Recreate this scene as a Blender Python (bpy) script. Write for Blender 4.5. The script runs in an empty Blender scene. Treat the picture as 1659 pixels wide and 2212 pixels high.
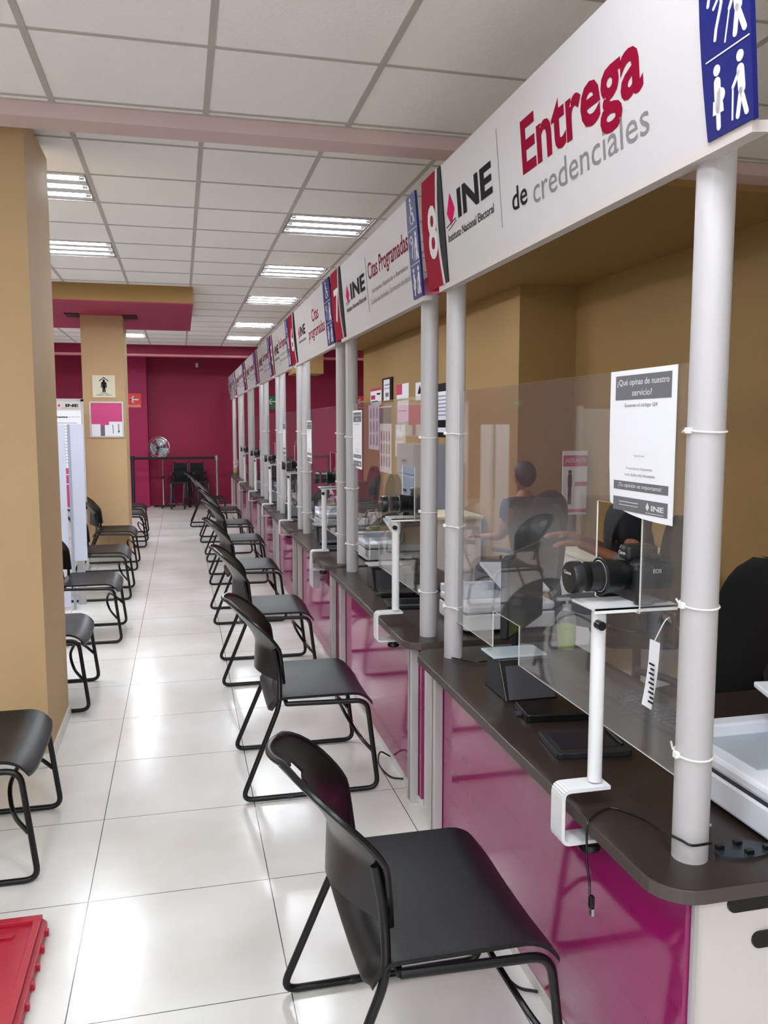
import bpy, bmesh, math, random
from mathutils import Vector, Matrix
random.seed(7)
sc = bpy.context.scene
COL = sc.collection
PI = math.pi
# ---------------------------------------------------------------- camera
CAM_H = 1.67
F_PX, VX, VY = 1800.0, 389.0, 919.0
pitch = math.atan((1106 - VY) / F_PX)
yaw = math.atan((829.5 - VX) / math.hypot(F_PX, 1106 - VY))
cd = bpy.data.cameras.new('camera'); cam = bpy.data.objects.new('camera', cd); COL.objects.link(cam)
cam.location = (0, 0, CAM_H)
cam.rotation_euler = (PI / 2 - pitch, 0, -yaw)
cd.sensor_fit = 'HORIZONTAL'; cd.sensor_width = 36.0; cd.lens = 36.0 * F_PX / 1659
cd.clip_start = 0.02; cd.clip_end = 100
sc.camera = cam
# ---------------------------------------------------------------- world and exposure
w = bpy.data.worlds.new('world'); sc.world = w; w.use_nodes = True
w.node_tree.nodes['Background'].inputs[0].default_value = (0.9, 0.95, 1, 1)
w.node_tree.nodes['Background'].inputs[1].default_value = 1.0
sc.view_settings.view_transform = 'Standard'; sc.view_settings.look = 'None'
sc.view_settings.gamma = 1.0; sc.view_settings.use_curve_mapping = False
sc.view_settings.exposure = 1.2
TUBE = 84.0        # emission of the fluorescent tubes

# ---------------------------------------------------------------- materials
def lin(c):
    c = c / 255.0
    return c / 12.92 if c <= 0.04045 else ((c + 0.055) / 1.055) ** 2.4
def rgb(r, g, b): return (lin(r), lin(g), lin(b), 1)
MATS = {}
def mat(name, col, rough=0.5, metal=0.0, spec=0.5, noise=0.0, nscale=20, bump=0.0, trans=0.0, emis=None, es=0, coat=0.0):
    if name in MATS: return MATS[name]
    m = bpy.data.materials.new(name); m.use_nodes = True
    nt = m.node_tree; b = nt.nodes['Principled BSDF']
    b.inputs['Base Color'].default_value = col
    b.inputs['Roughness'].default_value = rough
    b.inputs['Metallic'].default_value = metal
    b.inputs['Specular IOR Level'].default_value = spec
    b.inputs['Transmission Weight'].default_value = trans
    b.inputs['Coat Weight'].default_value = coat
    if emis: b.inputs['Emission Color'].default_value = emis; b.inputs['Emission Strength'].default_value = es
    if noise or bump:
        tc = nt.nodes.new('ShaderNodeTexCoord'); n = nt.nodes.new('ShaderNodeTexNoise')
        n.inputs['Scale'].default_value = nscale; n.inputs['Detail'].default_value = 6
        nt.links.new(tc.outputs['Object'], n.inputs['Vector'])
        if noise:
            mx = nt.nodes.new('ShaderNodeMixRGB'); mx.blend_type = 'MULTIPLY'
            mx.inputs['Color1'].default_value = col
            cr = nt.nodes.new('ShaderNodeMapRange'); cr.inputs['To Min'].default_value = 1 - noise; cr.inputs['To Max'].default_value = 1 + noise
            nt.links.new(n.outputs['Fac'], cr.inputs['Value'])
            nt.links.new(cr.outputs['Result'], mx.inputs['Color2']); mx.inputs['Fac'].default_value = 1
            nt.links.new(mx.outputs['Color'], b.inputs['Base Color'])
        if bump:
            bp = nt.nodes.new('ShaderNodeBump'); bp.inputs['Strength'].default_value = bump; bp.inputs['Distance'].default_value = 0.004
            nt.links.new(n.outputs['Fac'], bp.inputs['Height']); nt.links.new(bp.outputs['Normal'], b.inputs['Normal'])
    MATS[name] = m
    return m

def floor_mat():
    m = mat('polished_porcelain', rgb(226, 224, 219), 0.2, spec=0.5)
    nt = m.node_tree; b = nt.nodes['Principled BSDF']; L = nt.links
    g = nt.nodes.new('ShaderNodeNewGeometry'); sp = nt.nodes.new('ShaderNodeSeparateXYZ'); L.new(g.outputs['Position'], sp.inputs[0])
    def line(out, off):
        a = nt.nodes.new('ShaderNodeMath'); a.operation = 'SUBTRACT'; a.inputs[1].default_value = off; L.new(out, a.inputs[0])
        p = nt.nodes.new('ShaderNodeMath'); p.operation = 'PINGPONG'; p.inputs[1].default_value = 0.3175; L.new(a.outputs[0], p.inputs[0])
        c = nt.nodes.new('ShaderNodeMath'); c.operation = 'LESS_THAN'; c.inputs[1].default_value = 0.0017; L.new(p.outputs[0], c.inputs[0])
        return c.outputs[0]
    mx = nt.nodes.new('ShaderNodeMath'); mx.operation = 'MAXIMUM'
    L.new(line(sp.outputs['X'], 0.28), mx.inputs[0]); L.new(line(sp.outputs['Y'], 2.31), mx.inputs[1])
    n = nt.nodes.new('ShaderNodeTexNoise'); n.inputs['Scale'].default_value = 1.7; n.inputs['Detail'].default_value = 5; L.new(g.outputs['Position'], n.inputs['Vector'])
    cr = nt.nodes.new('ShaderNodeValToRGB'); cr.color_ramp.elements[0].position = .3; cr.color_ramp.elements[0].color = rgb(216, 211, 202)
    cr.color_ramp.elements[1].position = .65; cr.color_ramp.elements[1].color = rgb(232, 231, 228)
    L.new(n.outputs['Fac'], cr.inputs[0])
    mc = nt.nodes.new('ShaderNodeMixRGB'); mc.inputs['Color2'].default_value = rgb(60, 56, 54)
    L.new(mx.outputs[0], mc.inputs[0]); L.new(cr.outputs[0], mc.inputs['Color1']); L.new(mc.outputs[0], b.inputs['Base Color'])
    return m

def acrylic_mat(name, tint=(1, 1, 1, 1), haze=0.03):
    m = bpy.data.materials.new(name); m.use_nodes = True; nt = m.node_tree
    nt.nodes.clear(); L = nt.links
    o = nt.nodes.new('ShaderNodeOutputMaterial'); t = nt.nodes.new('ShaderNodeBsdfTransparent'); t.inputs[0].default_value = tint
    gl = nt.nodes.new('ShaderNodeBsdfGlossy'); gl.inputs['Roughness'].default_value = 0.02
    fr = nt.nodes.new('ShaderNodeFresnel')
    gb = nt.nodes.new('ShaderNodeNewGeometry'); mr = nt.nodes.new('ShaderNodeMapRange')
    mr.inputs['To Min'].default_value = 1.5; mr.inputs['To Max'].default_value = 1 / 1.5
    L.new(gb.outputs['Backfacing'], mr.inputs['Value']); L.new(mr.outputs['Result'], fr.inputs[0])
    d = nt.nodes.new('ShaderNodeBsdfDiffuse'); d.inputs[0].default_value = (.9, .9, .95, 1)
    m1 = nt.nodes.new('ShaderNodeMixShader'); m1.inputs[0].default_value = haze; L.new(t.outputs[0], m1.inputs[1]); L.new(d.outputs[0], m1.inputs[2])
    m2 = nt.nodes.new('ShaderNodeMixShader'); L.new(fr.outputs[0], m2.inputs[0]); L.new(m1.outputs[0], m2.inputs[1]); L.new(gl.outputs[0], m2.inputs[2])
    L.new(m2.outputs[0], o.inputs[0]); MATS[name] = m
    return m

M_FLOOR = floor_mat()
M_TILE = mat('ceiling_tile', rgb(248, 246, 243), .95, spec=.1, noise=.05, nscale=90, bump=.5)
M_TBAR = mat('ceiling_grid', rgb(186, 180, 174), .6)
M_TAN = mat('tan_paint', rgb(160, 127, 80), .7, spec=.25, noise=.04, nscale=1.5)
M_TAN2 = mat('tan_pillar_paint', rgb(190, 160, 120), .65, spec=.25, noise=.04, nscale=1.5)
M_MAROON = mat('magenta_wall_paint', rgb(136, 20, 58), .55, spec=.3, noise=.05, nscale=1.2)
M_MAROON2 = mat('magenta_trim_paint', rgb(160, 40, 80), .55, spec=.3)
M_PINKLIP = mat('pink_lip_paint', rgb(205, 130, 135), .6)
M_BEAM = mat('beam_plaster', rgb(214, 190, 186), .8, noise=.03, nscale=4)
M_WHITEW = mat('white_skirting', rgb(222, 220, 214), .35)
M_BLACK = mat('black_plastic', rgb(30, 32, 36), .42, noise=.15, nscale=40)
M_BLACK2 = mat('black_gloss_plastic', rgb(16, 15, 16), .3, spec=.4)
M_SHELLG = mat('chair_shell_plastic', rgb(13, 15, 18), .42, spec=.35, bump=.15, nscale=300)
M_ROD = mat('black_steel_rod', rgb(12, 12, 14), .32, spec=.4)
M_WENGE = mat('dark_laminate', rgb(48, 38, 35), .32, spec=.45, noise=.25, nscale=9)
M_WENGE_E = mat('laminate_edge', rgb(74, 64, 60), .45)
M_PVC = mat('white_tube', rgb(184, 180, 182), .42)
M_ALU = mat('aluminium_profile', rgb(196, 194, 192), .4, metal=.25)
M_ALUD = mat('profile_groove', rgb(120, 118, 116), .5)
M_LAMW = mat('white_laminate', rgb(222, 214, 212), .45)
M_SIGNW = mat('sign_white', rgb(192, 186, 187), .5, spec=.3)
M_SIGNEDGE = mat('sign_edge', rgb(196, 186, 182), .5)
M_SIGNRED = mat('sign_maroon', rgb(146, 12, 42), .75, spec=.08)
M_SIGNBLUE = mat('sign_blue', rgb(22, 26, 98), .5, spec=.2)
M_SIGNBLK = mat('sign_black', rgb(14, 12, 18), .6, spec=.1)
M_TXTRED = mat('text_maroon', rgb(132, 12, 44), .8, spec=.05)
M_TXTDK = mat('text_dark', rgb(40, 37, 40), .8, spec=.05)
M_TXTGR = mat('text_grey', rgb(126, 122, 124), .8, spec=.05)
M_TXTW = mat('text_white', rgb(215, 210, 212), .6)
M_PINKLOGO = mat('logo_pink', rgb(204, 28, 96), .8, spec=.05)
M_PAPER = mat('paper', rgb(235, 235, 240), .7)
M_PAPERG = mat('print_grey', rgb(104, 104, 110), .7)
M_PAPERM = mat('print_pink', rgb(196, 40, 96), .6)
M_PAPERL = mat('print_lilac', rgb(150, 140, 175), .7)
M_PAPERY = mat('aged_paper', rgb(222, 214, 190), .7)
M_SCR = acrylic_mat('clear_acrylic')
M_SCRE = mat('acrylic_edge', rgb(225, 225, 222), .3)
M_LILAC = mat('lilac_panel', rgb(200, 204, 222), .3, noise=.05, nscale=3)
M_TIE = mat('nylon_tie', rgb(235, 232, 228), .4)
M_STAND = mat('stand_enamel', rgb(228, 227, 229), .3)
M_CAM = mat('camera_body', rgb(26, 28, 32), .45, bump=.2, nscale=400)
M_CAM2 = mat('camera_lens_rubber', rgb(18, 19, 22), .35)
M_CHROME = mat('chrome', rgb(210, 210, 215), .15, metal=1.0)
M_SILVER = mat('silver_metal', rgb(180, 180, 185), .3, metal=.9)
M_PRN = mat('printer_white', rgb(226, 228, 236), .4)
M_PRNG = mat('printer_grey', rgb(170, 180, 190), .3)
M_DARKGREY = mat('dark_grey_plastic', rgb(58, 58, 66), .45)
M_LCD = mat('dark_screen', rgb(34, 36, 48), .12)
M_RED = mat('red_plastic', rgb(176, 30, 52), .45, noise=.06, nscale=30)
M_REDSIGN = mat('red_sign', rgb(214, 22, 30), .4)
M_GREEN = mat('green_sign', rgb(24, 112, 50), .4)
M_GEL = mat('green_gel', rgb(200, 226, 70), .15, trans=.5)
M_CLEARP = acrylic_mat('clear_bottle_plastic', (.96, .97, .95, 1), .12)
M_TUBE = mat('fluorescent_tube', rgb(255, 255, 255), .5, emis=(.92, .985, 1.045, 1), es=TUBE)
M_REFL = mat('fixture_reflector', rgb(32, 32, 35), .7)
M_RIB = mat('fixture_rib', rgb(214, 214, 218), .6)
M_HOUSE = mat('fixture_housing', rgb(120, 114, 112), .6)
M_CLOTH = mat('black_cloth', rgb(20, 20, 24), .9)
M_FABRIC = mat('chair_fabric', rgb(15, 15, 17), .95, bump=.3, nscale=250)
M_SKIN = mat('skin', rgb(150, 96, 66), .55)
M_HAIR = mat('hair', rgb(20, 16, 16), .6)
M_JEAN = mat('dark_trousers', rgb(38, 42, 58), .85)
M_RECESS_SHADE = mat('recess_shade', rgb(52, 16, 24), .9)
M_GREYP = mat('grey_partition', rgb(168, 166, 166), .5)
M_GREYD = mat('dark_grey_partition', rgb(92, 94, 102), .5)
M_STEELBLUE = mat('steel_cabinet', rgb(150, 160, 178), .35)
M_FANG = mat('fan_blade_grey', rgb(150, 160, 166), .3, metal=.4)
M_BROWN = mat('brown_tag', rgb(176, 150, 112), .7)

def panel_mat():
    # magenta glossy desk front with rows of faint printed ticks
    m = mat('magenta_gloss_panel', rgb(150, 22, 96), .1, spec=.5)
    nt = m.node_tree; b = nt.nodes['Principled BSDF']; L = nt.links
    g = nt.nodes.new('ShaderNodeNewGeometry'); sp = nt.nodes.new('ShaderNodeSeparateXYZ'); L.new(g.outputs['Position'], sp.inputs[0])
    def op(o, a, bb=None):
        n = nt.nodes.new('ShaderNodeMath'); n.operation = o
        for i, v in enumerate((a, bb)):
            if v is None: continue
            if isinstance(v, (int, float)): n.inputs[i].default_value = v
            else: L.new(v, n.inputs[i])
        return n.outputs[0]
    row = op('PINGPONG', sp.outputs['Z'], 0.055)
    rowm = op('LESS_THAN', row, 0.007)
    col = op('PINGPONG', sp.outputs['Y'], 0.006)
    colm = op('LESS_THAN', col, 0.0026)
    nz = nt.nodes.new('ShaderNodeTexNoise'); nz.inputs['Scale'].default_value = 14; L.new(g.outputs['Position'], nz.inputs['Vector'])
    word = op('GREATER_THAN', nz.outputs['Fac'], .48)
    msk = op('MULTIPLY', op('MULTIPLY', rowm, colm), word)
    fac = op('MULTIPLY', msk, .4)
    mx = nt.nodes.new('ShaderNodeMixRGB'); b.inputs['IOR'].default_value = 1.9; mx.inputs['Color1'].default_value = rgb(152, 24, 98); mx.inputs['Color2'].default_value = rgb(90, 18, 60)
    L.new(fac, mx.inputs[0]); L.new(mx.outputs[0], b.inputs['Base Color'])
    return m
M_PANEL = panel_mat()

# ---------------------------------------------------------------- mesh helpers
class MB:
    def __init__(s): s.v = []; s.f = []; s.m = []
    def add(s, vs, fs, mi=0):
        n = len(s.v); s.v += [tuple(p) for p in vs]; s.f += [tuple(i + n for i in f) for f in fs]; s.m += [mi] * len(fs); return s
    def box(s, x0, x1, y0, y1, z0, z1, mi=0):
        v = [(x, y, z) for z in (z0, z1) for y in (y0, y1) for x in (x0, x1)]
        return s.add(v, [(0, 2, 3, 1), (4, 5, 7, 6), (0, 1, 5, 4), (2, 6, 7, 3), (0, 4, 6, 2), (1, 3, 7, 5)], mi)
    def rbox(s, x0, x1, y0, y1, z0, z1, r=.01, mi=0, seg=4):
        # box with vertical edges rounded
        pts = []
        for cx, cy, a in ((x1 - r, y1 - r, 0), (x0 + r, y1 - r, 90), (x0 + r, y0 + r, 180), (x1 - r, y0 + r, 270)):
            for k in range(seg + 1):
                t = math.radians(a + 90 * k / seg); pts.append((cx + r * math.cos(t), cy + r * math.sin(t)))
        return s.prism(pts, z0, z1, mi)
    def prism(s, pts, z0, z1, mi=0):
        n = len(pts); v = [(p[0], p[1], z0) for p in pts] + [(p[0], p[1], z1) for p in pts]
        f = [tuple(range(n))[::-1], tuple(range(n, 2 * n))] + [(i, (i + 1) % n, n + (i + 1) % n, n + i) for i in range(n)]
        return s.add(v, f, mi)
    def tube(s, path, r, seg=8, mi=0, closed=False):
        P = [Vector(p) for p in path]; n = len(P); rings = []
        rr = r if isinstance(r, (list, tuple)) else [r] * n
        up = None
        for i in range(n):
            if closed: d = (P[(i + 1) % n] - P[i - 1])
            else: d = (P[min(i + 1, n - 1)] - P[max(i - 1, 0)])
            d.normalize()
            if up is None:
                up = Vector((0, 0, 1)) if abs(d.z) < .9 else Vector((1, 0, 0))
            a = d.cross(up)
            if a.length < 1e-4: a = d.cross(Vector((0, 1, 0)))
            a.normalize(); b2 = a.cross(d).normalized(); up = b2
            rings.append([P[i] + (a * math.cos(2 * PI * k / seg) + b2 * math.sin(2 * PI * k / seg)) * rr[i] for k in range(seg)])
        v = [p for ring in rings for p in ring]; f = []
        for i in range(n - 1 if not closed else n):
            j = (i + 1) % n
            for k in range(seg):
                f.append((i * seg + k, i * seg + (k + 1) % seg, j * seg + (k + 1) % seg, j * seg + k))
        if not closed: f += [tuple(range(seg))[::-1], tuple((n - 1) * seg + k for k in range(seg))]
        return s.add(v, f, mi)
    def cyl(s, p0, p1, r, seg=20, mi=0): return s.tube([p0, p1], r, seg, mi)
    def lathe(s, prof, c=(0, 0, 0), axis='z', seg=24, mi=0):
        v = []; f = []; n = len(prof)
        for k in range(seg):
            t = 2 * PI * k / seg; ca, sa = math.cos(t), math.sin(t)
            for r, h in prof:
                if axis == 'z': p = (c[0] + r * ca, c[1] + r * sa, c[2] + h)
                elif axis == 'x': p = (c[0] + h, c[1] + r * ca, c[2] + r * sa)
                else: p = (c[0] + r * sa, c[1] + h, c[2] + r * ca)
                v.append(p)
        for k in range(seg):
            k2 = (k + 1) % seg
            for i in range(n - 1): f.append((k * n + i, k2 * n + i, k2 * n + i + 1, k * n + i + 1))
        return s.add(v, f, mi)
    def sphere(s, c, rx, ry=None, rz=None, seg=16, mi=0):
        ry = ry or rx; rz = rz or rx; n = seg // 2
        v = []; f = []
        for i in range(n + 1):
            a = PI * i / n
            for k in range(seg):
                t = 2 * PI * k / seg; v.append((c[0] + rx * math.sin(a) * math.cos(t), c[1] + ry * math.sin(a) * math.sin(t), c[2] + rz * math.cos(a)))
        for i in range(n):
            for k in range(seg): f.append((i * seg + k, (i + 1) * seg + k, (i + 1) * seg + (k + 1) % seg, i * seg + (k + 1) % seg))
        return s.add(v, f, mi)
    def grid(s, fn, nu, nv, mi=0):
        v = [fn(i / nu, j / nv) for j in range(nv + 1) for i in range(nu + 1)]
        f = [(j * (nu + 1) + i, j * (nu + 1) + i + 1, (j + 1) * (nu + 1) + i + 1, (j + 1) * (nu + 1) + i) for j in range(nv) for i in range(nu)]
        return s.add(v, f, mi)
    # flat strokes in the local xy plane, thickness in z
    def disc(s, x, y, r, z0, z1, seg=18, mi=0): return s.prism([(x + r * math.cos(2 * PI * k / seg), y + r * math.sin(2 * PI * k / seg)) for k in range(seg)], z0, z1, mi)
    def stroke(s, x0, y0, x1, y1, wd, z0, z1, mi=0):
        a = math.atan2(y1 - y0, x1 - x0); r = wd / 2; pts = []
        for k in range(7): t = a - PI / 2 + PI * k / 6; pts.append((x1 + r * math.cos(t), y1 + r * math.sin(t)))
        for k in range(7): t = a + PI / 2 + PI * k / 6; pts.append((x0 + r * math.cos(t), y0 + r * math.sin(t)))
        return s.prism(pts, z0, z1, mi)
    def build(s, name, mats, parent=None, smooth=False, world=True, bevel=0):
        off = Vector((0, 0, 0))
        if parent is not None and world: off = parent_world(parent)
        me = bpy.data.meshes.new(name)
        me.from_pydata([(p[0] - off.x, p[1] - off.y, p[2] - off.z) for p in s.v], [], s.f)
        if not isinstance(mats, (list, tuple)): mats = [mats]
        for m in mats: me.materials.append(m)
        for p, mi in zip(me.polygons, s.m): p.material_index = mi
        bm = bmesh.new(); bm.from_mesh(me); bmesh.ops.recalc_face_normals(bm, faces=bm.faces); bm.to_mesh(me); bm.free()
        if smooth:
            for p in me.polygons: p.use_smooth = True
            me.set_sharp_from_angle(angle=math.radians(38))
        o = bpy.data.objects.new(name, me); COL.objects.link(o)
        if parent is not None: o.parent = parent
        if bevel:
            b = o.modifiers.new('bevel', 'BEVEL'); b.width = bevel; b.segments = 2; b.limit_method = 'ANGLE'
        return o
WPOS = {}
def parent_world(p):
    t = Vector((0, 0, 0))
    while p is not None: t += p.location; p = p.parent
    return t
def thing(name, label, cat, loc=(0, 0, 0), rot=(0, 0, 0), group=None):
    o = bpy.data.objects.new(name, None); COL.objects.link(o); o.empty_display_size = .1
    o.location = loc; o.rotation_euler = rot; o['label'] = label; o['category'] = cat
    if group: o['group'] = group
    return o
def tag(o, label, cat, group=None):
    o['label'] = label; o['category'] = cat
    if group: o['group'] = group
    return o
def struct(name, mb, m, **k):
    o = mb.build(name, m, **k); o['kind'] = 'structure'; return o
def box(name, b, m, parent=None, bevel=0, **k): return MB().box(*b).build(name, m, parent, bevel=bevel, **k)
def copy_tree(o, parent=None):
    c = o.copy(); COL.objects.link(c)
    if parent is not None: c.parent = parent
    for ch in list(o.children): copy_tree(ch, c)
    return c
def dup(o, loc, rz=0, label=None, group=None):
    c = copy_tree(o); c.location = loc; c.rotation_euler = (0, 0, rz)
    if label: c['label'] = label
    if group: c['group'] = group
    return c
def smooth_path(pts, n=6):
    # Catmull-Rom through the points
    P = [Vector(p) for p in pts]; P = [P[0] * 2 - P[1]] + P + [P[-1] * 2 - P[-2]]; out = []
    for i in range(1, len(P) - 2):
        for k in range(n):
            t = k / n; a, b, c, d = P[i - 1:i + 3]
            out.append(.5 * ((2 * b) + (c - a) * t + (2 * a - 5 * b + 4 * c - d) * t * t + (3 * b - a - 3 * c + d) * t ** 3))
    out.append(P[-2]); return out
def bent(pts, r, n=5):
    # polyline with rounded corners of radius r
    P = [Vector(p) for p in pts]; out = [P[0]]
    for i in range(1, len(P) - 1):
        a = (P[i - 1] - P[i]).normalized(); b = (P[i + 1] - P[i]).normalized()
        p0 = P[i] + a * r; p1 = P[i] + b * r
        for k in range(n + 1):
            t = k / n; out.append(p0 * (1 - t) ** 2 + P[i] * 2 * t * (1 - t) + p1 * t * t)
    out.append(P[-1]); return out

# text as mesh, fitted into a box (u0,v0,u1,v1) of the parent's local xy plane
TXT = {}
def text_raw(s, bold):
    k = (s, bold)
    if k not in TXT:
        cu = bpy.data.curves.new('t', 'FONT'); cu.body = s; cu.size = 1; cu.offset = bold; cu.resolution_u = 3
        cu.extrude = 0
        o = bpy.data.objects.new('t', cu); COL.objects.link(o)
        dg = bpy.context.evaluated_depsgraph_get(); dg.update()
        me = bpy.data.meshes.new_from_object(o.evaluated_get(dg))
        TXT[k] = ([tuple(v.co) for v in me.vertices], [tuple(p.vertices) for p in me.polygons])
        bpy.data.objects.remove(o); bpy.data.curves.remove(cu); bpy.data.meshes.remove(me)
    return TXT[k]
def add_text(mb, s, u0, v0, u1, v1, w=0.003, bold=0.0, mi=0):
    vs, fs = text_raw(s, bold)
    x0 = min(v[0] for v in vs); x1 = max(v[0] for v in vs); y0 = min(v[1] for v in vs); y1 = max(v[1] for v in vs)
    mb.add([(u0 + (v[0] - x0) / (x1 - x0) * (u1 - u0), v0 + (v[1] - y0) / (y1 - y0) * (v1 - v0), w) for v in vs], fs, mi)
    return mb
def frame_obj(name, label, cat, origin, xd, yd, group=None):
    x = Vector(xd).normalized(); y = Vector(yd).normalized(); z = x.cross(y)
    m = Matrix((x, y, z)).transposed()
    o = thing(name, label, cat, origin, m.to_euler(), group)
    return o
def plate(u0, u1, v0, v1, w0, w1): return MB().box(u0, u1, v0, v1, w0, w1)
def cellplate(us, vs, holes, w0, w1):
    # plate with rectangular holes; mat 0 faces, mat 1 edges; local uv plane
    nu, nv = len(us) - 1, len(vs) - 1; mb = MB()
    inside = lambda i, j: 0 <= i < nu and 0 <= j < nv and (i, j) not in holes
    idx = {}; V = []
    def vid(i, j, k):
        if (i, j, k) not in idx: idx[(i, j, k)] = len(V); V.append((us[i], vs[j], (w0, w1)[k]))
        return idx[(i, j, k)]
    F0, F1 = [], []
    for i in range(nu):
        for j in range(nv):
            if not inside(i, j): continue
            F0.append((vid(i, j, 1), vid(i + 1, j, 1), vid(i + 1, j + 1, 1), vid(i, j + 1, 1)))
            F0.append((vid(i, j, 0), vid(i, j + 1, 0), vid(i + 1, j + 1, 0), vid(i + 1, j, 0)))
            for di, dj, a, b in ((-1, 0, (i, j), (i, j + 1)), (1, 0, (i + 1, j), (i + 1, j + 1)), (0, -1, (i, j), (i + 1, j)), (0, 1, (i, j + 1), (i + 1, j + 1))):
                if not inside(i + di, j + dj): F1.append((vid(*a, 0), vid(*b, 0), vid(*b, 1), vid(*a, 1)))
    mb.v = V; mb.f = F0 + F1; mb.m = [0] * len(F0) + [1] * len(F1)
    return mb

# ================================================================ STRUCTURE
struct('floor', MB().box(-7.2, 5.6, -4.2, 18.2, -.1, 0), M_FLOOR)
struct('wall_far', MB().box(-7.2, 5.6, 18.0, 18.2, 0, 3.4), M_MAROON)
struct('wall_far_pilaster', MB().box(-1.55, -.64, 17.62, 18.0, 0, 3.4), mat('pilaster_paint', rgb(150, 26, 76), .55, spec=.3))
struct('wall_left', MB().box(-7.2, -7.0, -4.2, 18.0, 0, 3.4), M_TAN)
struct('wall_back', MB().box(-7.0, 5.6, -4.2, -4.0, 0, .5).box(-7.0, 5.6, -4.2, -4.0, 2.85, 3.4).box(-7.0, -6.2, -4.2, -4.0, .5, 2.85).box(-2.2, -1.8, -4.2, -4.0, .5, 2.85).box(1.9, 5.6, -4.2, -4.0, .5, 2.85), M_TAN)
for nm, x0, x1 in (('added_window_1', -6.2, -2.2), ('added_window_2', -1.8, 1.9)):  # unseen windows behind the camera, added to let in fill daylight
    wf = MB()
    for a_, b_ in ((x0, x0 + .05), ((x0 + x1) / 2 - .025, (x0 + x1) / 2 + .025), (x1 - .05, x1)): wf.box(a_, b_, -4.14, -4.06, .5, 2.85)
    wf.box(x0, x1, -4.14, -4.06, .5, .55).box(x0, x1, -4.14, -4.06, 2.8, 2.85)
    wo = struct(nm, wf, M_ALU)
    MB().box(x0 + .05, x1 - .05, -4.105, -4.099, .55, 2.8).build('pane', M_SCR, wo)
struct('wall_right_near', MB().box(3.62, 3.82, -4.0, 7.3, 0, 3.4), M_TAN)
struct('wall_right_middle', MB().box(3.05, 3.82, 7.27, 14.0, 0, 3.4), M_TAN)
struct('wall_right_far', MB().box(5.4, 5.6, 14.0, 18.0, 0, 3.4), M_MAROON)
struct('wall_right_return', MB().box(3.82, 5.4, 13.8, 14.0, 0, 3.4), M_TAN)
# pillars
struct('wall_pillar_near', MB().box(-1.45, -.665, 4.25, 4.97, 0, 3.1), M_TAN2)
struct('baseboard_pillar_near', MB().box(-1.462, -.653, 4.238, 4.982, 0, .06), M_WHITEW)
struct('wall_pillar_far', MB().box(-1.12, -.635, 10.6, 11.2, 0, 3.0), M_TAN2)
struct('baseboard_pillar_far', MB().box(-1.13, -.625, 10.59, 11.21, 0, .09), M_WHITEW)

W = .645
FIX = []
def ceiling(name, xs, ys, z, cells):
    t = MB(); b = MB()
    for i in range(len(xs) - 1):
        for j in range(len(ys) - 1):
            if (i, j) in cells:
                FIX.append((xs[i], xs[i + 1], ys[j], ys[j + 1], z)); continue
            t.add([(xs[i], ys[j], z), (xs[i + 1], ys[j], z), (xs[i + 1], ys[j + 1], z), (xs[i], ys[j + 1], z)], [(0, 3, 2, 1)], 0)
    for x in xs: t.box(x - .013, x + .013, ys[0], ys[-1], z - .004, z + .003, 1)
    for y in ys: t.box(xs[0], xs[-1], y - .009, y + .009, z - .0035, z + .003, 1)
    struct(name, t, [M_TILE, M_TBAR])
xs = [.145 + W * k for k in range(-11, 9)]; xs = [x for x in xs if -7.0 < x < 5.4]; xs = [-7.0] + xs + [5.4]
def ci(v, arr): return max(i for i in range(len(arr)) if arr[i] <= v + .01)
ysn = [-4.0] + [3.27 + W * k for k in range(-11, 1)] + [3.915, 3.97]
ysn = [y for y in ysn]
near_cells = {(ci(x, xs), ci(y, ysn)) for x, y in ((-1.1, 0.1), (-1.1, -2.0), (.2, 0.7), (.2, -1.3), (-3.7, 1.4), (-3.7, -1.2))}
ceiling('ceiling_near', xs, ysn, 3.05, near_cells)
struct('trim_1', MB().box(-7, 5.4, 3.97, 4.13, 2.985, 3.3), M_BEAM)
ysf = [4.13, 4.785] + [5.43 + W * k for k in range(0, 17)] + [16.3]
want = [(.8, 6.08), (.8, 8.02), (.8, 9.95), (.8, 12.53), (.8, 14.46), (-1.1, 5.44), (-1.1, 7.37), (-1.1, 14.46), (4.1, 14.46),
        (-3.0, 5.44), (-3.0, 7.37), (-3.0, 9.95), (-3.0, 12.53), (-5.0, 7.37), (-5.0, 12.53), (-1.1, 12.53)]
ceiling('ceiling_far', xs, ysf, 3.164, {(ci(x, xs), ci(y, ysf)) for x, y in want})
struct('ceiling_slab', MB().box(-7.2, 5.6, -4.2, 18.2, 3.4, 3.5), M_TILE)
struct('ceiling_end', MB().box(-7, 5.4, 16.5, 18.0, 3.16, 3.2), M_TILE)
# far magenta beam with a pale lip
struct('trim_2', MB().box(-7, 5.4, 16.3, 16.5, 2.99, 3.4), M_MAROON)
struct('trim_3', MB().box(-7, 5.4, 16.27, 16.5, 2.955, 2.99), M_PINKLIP)
# tan soffit over the staff area with magenta fascia
struct('trim_4', MB().box(2.49, 3.62, 4.13, 14.2, 2.95, 3.3), M_TAN)
struct('trim_5', MB().box(2.475, 2.49, 4.13, 14.2, 2.945, 3.3), M_MAROON2)
# tan block with magenta underside round the far pillar
struct('trim_6', MB().box(-3.2, .17, 9.46, 12.05, 2.985, 3.2), M_TAN)
struct('trim_7', MB().box(-3.2, .168, 9.462, 12.048, 2.97, 2.985), M_MAROON2)
struct('trim_8', MB().box(-1.28, -1.12, 10.45, 10.8, 2.962, 2.971).box(-.635, -.47, 10.45, 10.8, 2.962, 2.971), M_RECESS_SHADE)  # thin dark plates, recess shade put into their colour
# tan dropped piece near the far wall over the staff area
struct('trim_9', MB().box(2.05, 2.6, 15.4, 16.2, 2.62, 3.16), M_TAN)

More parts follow.
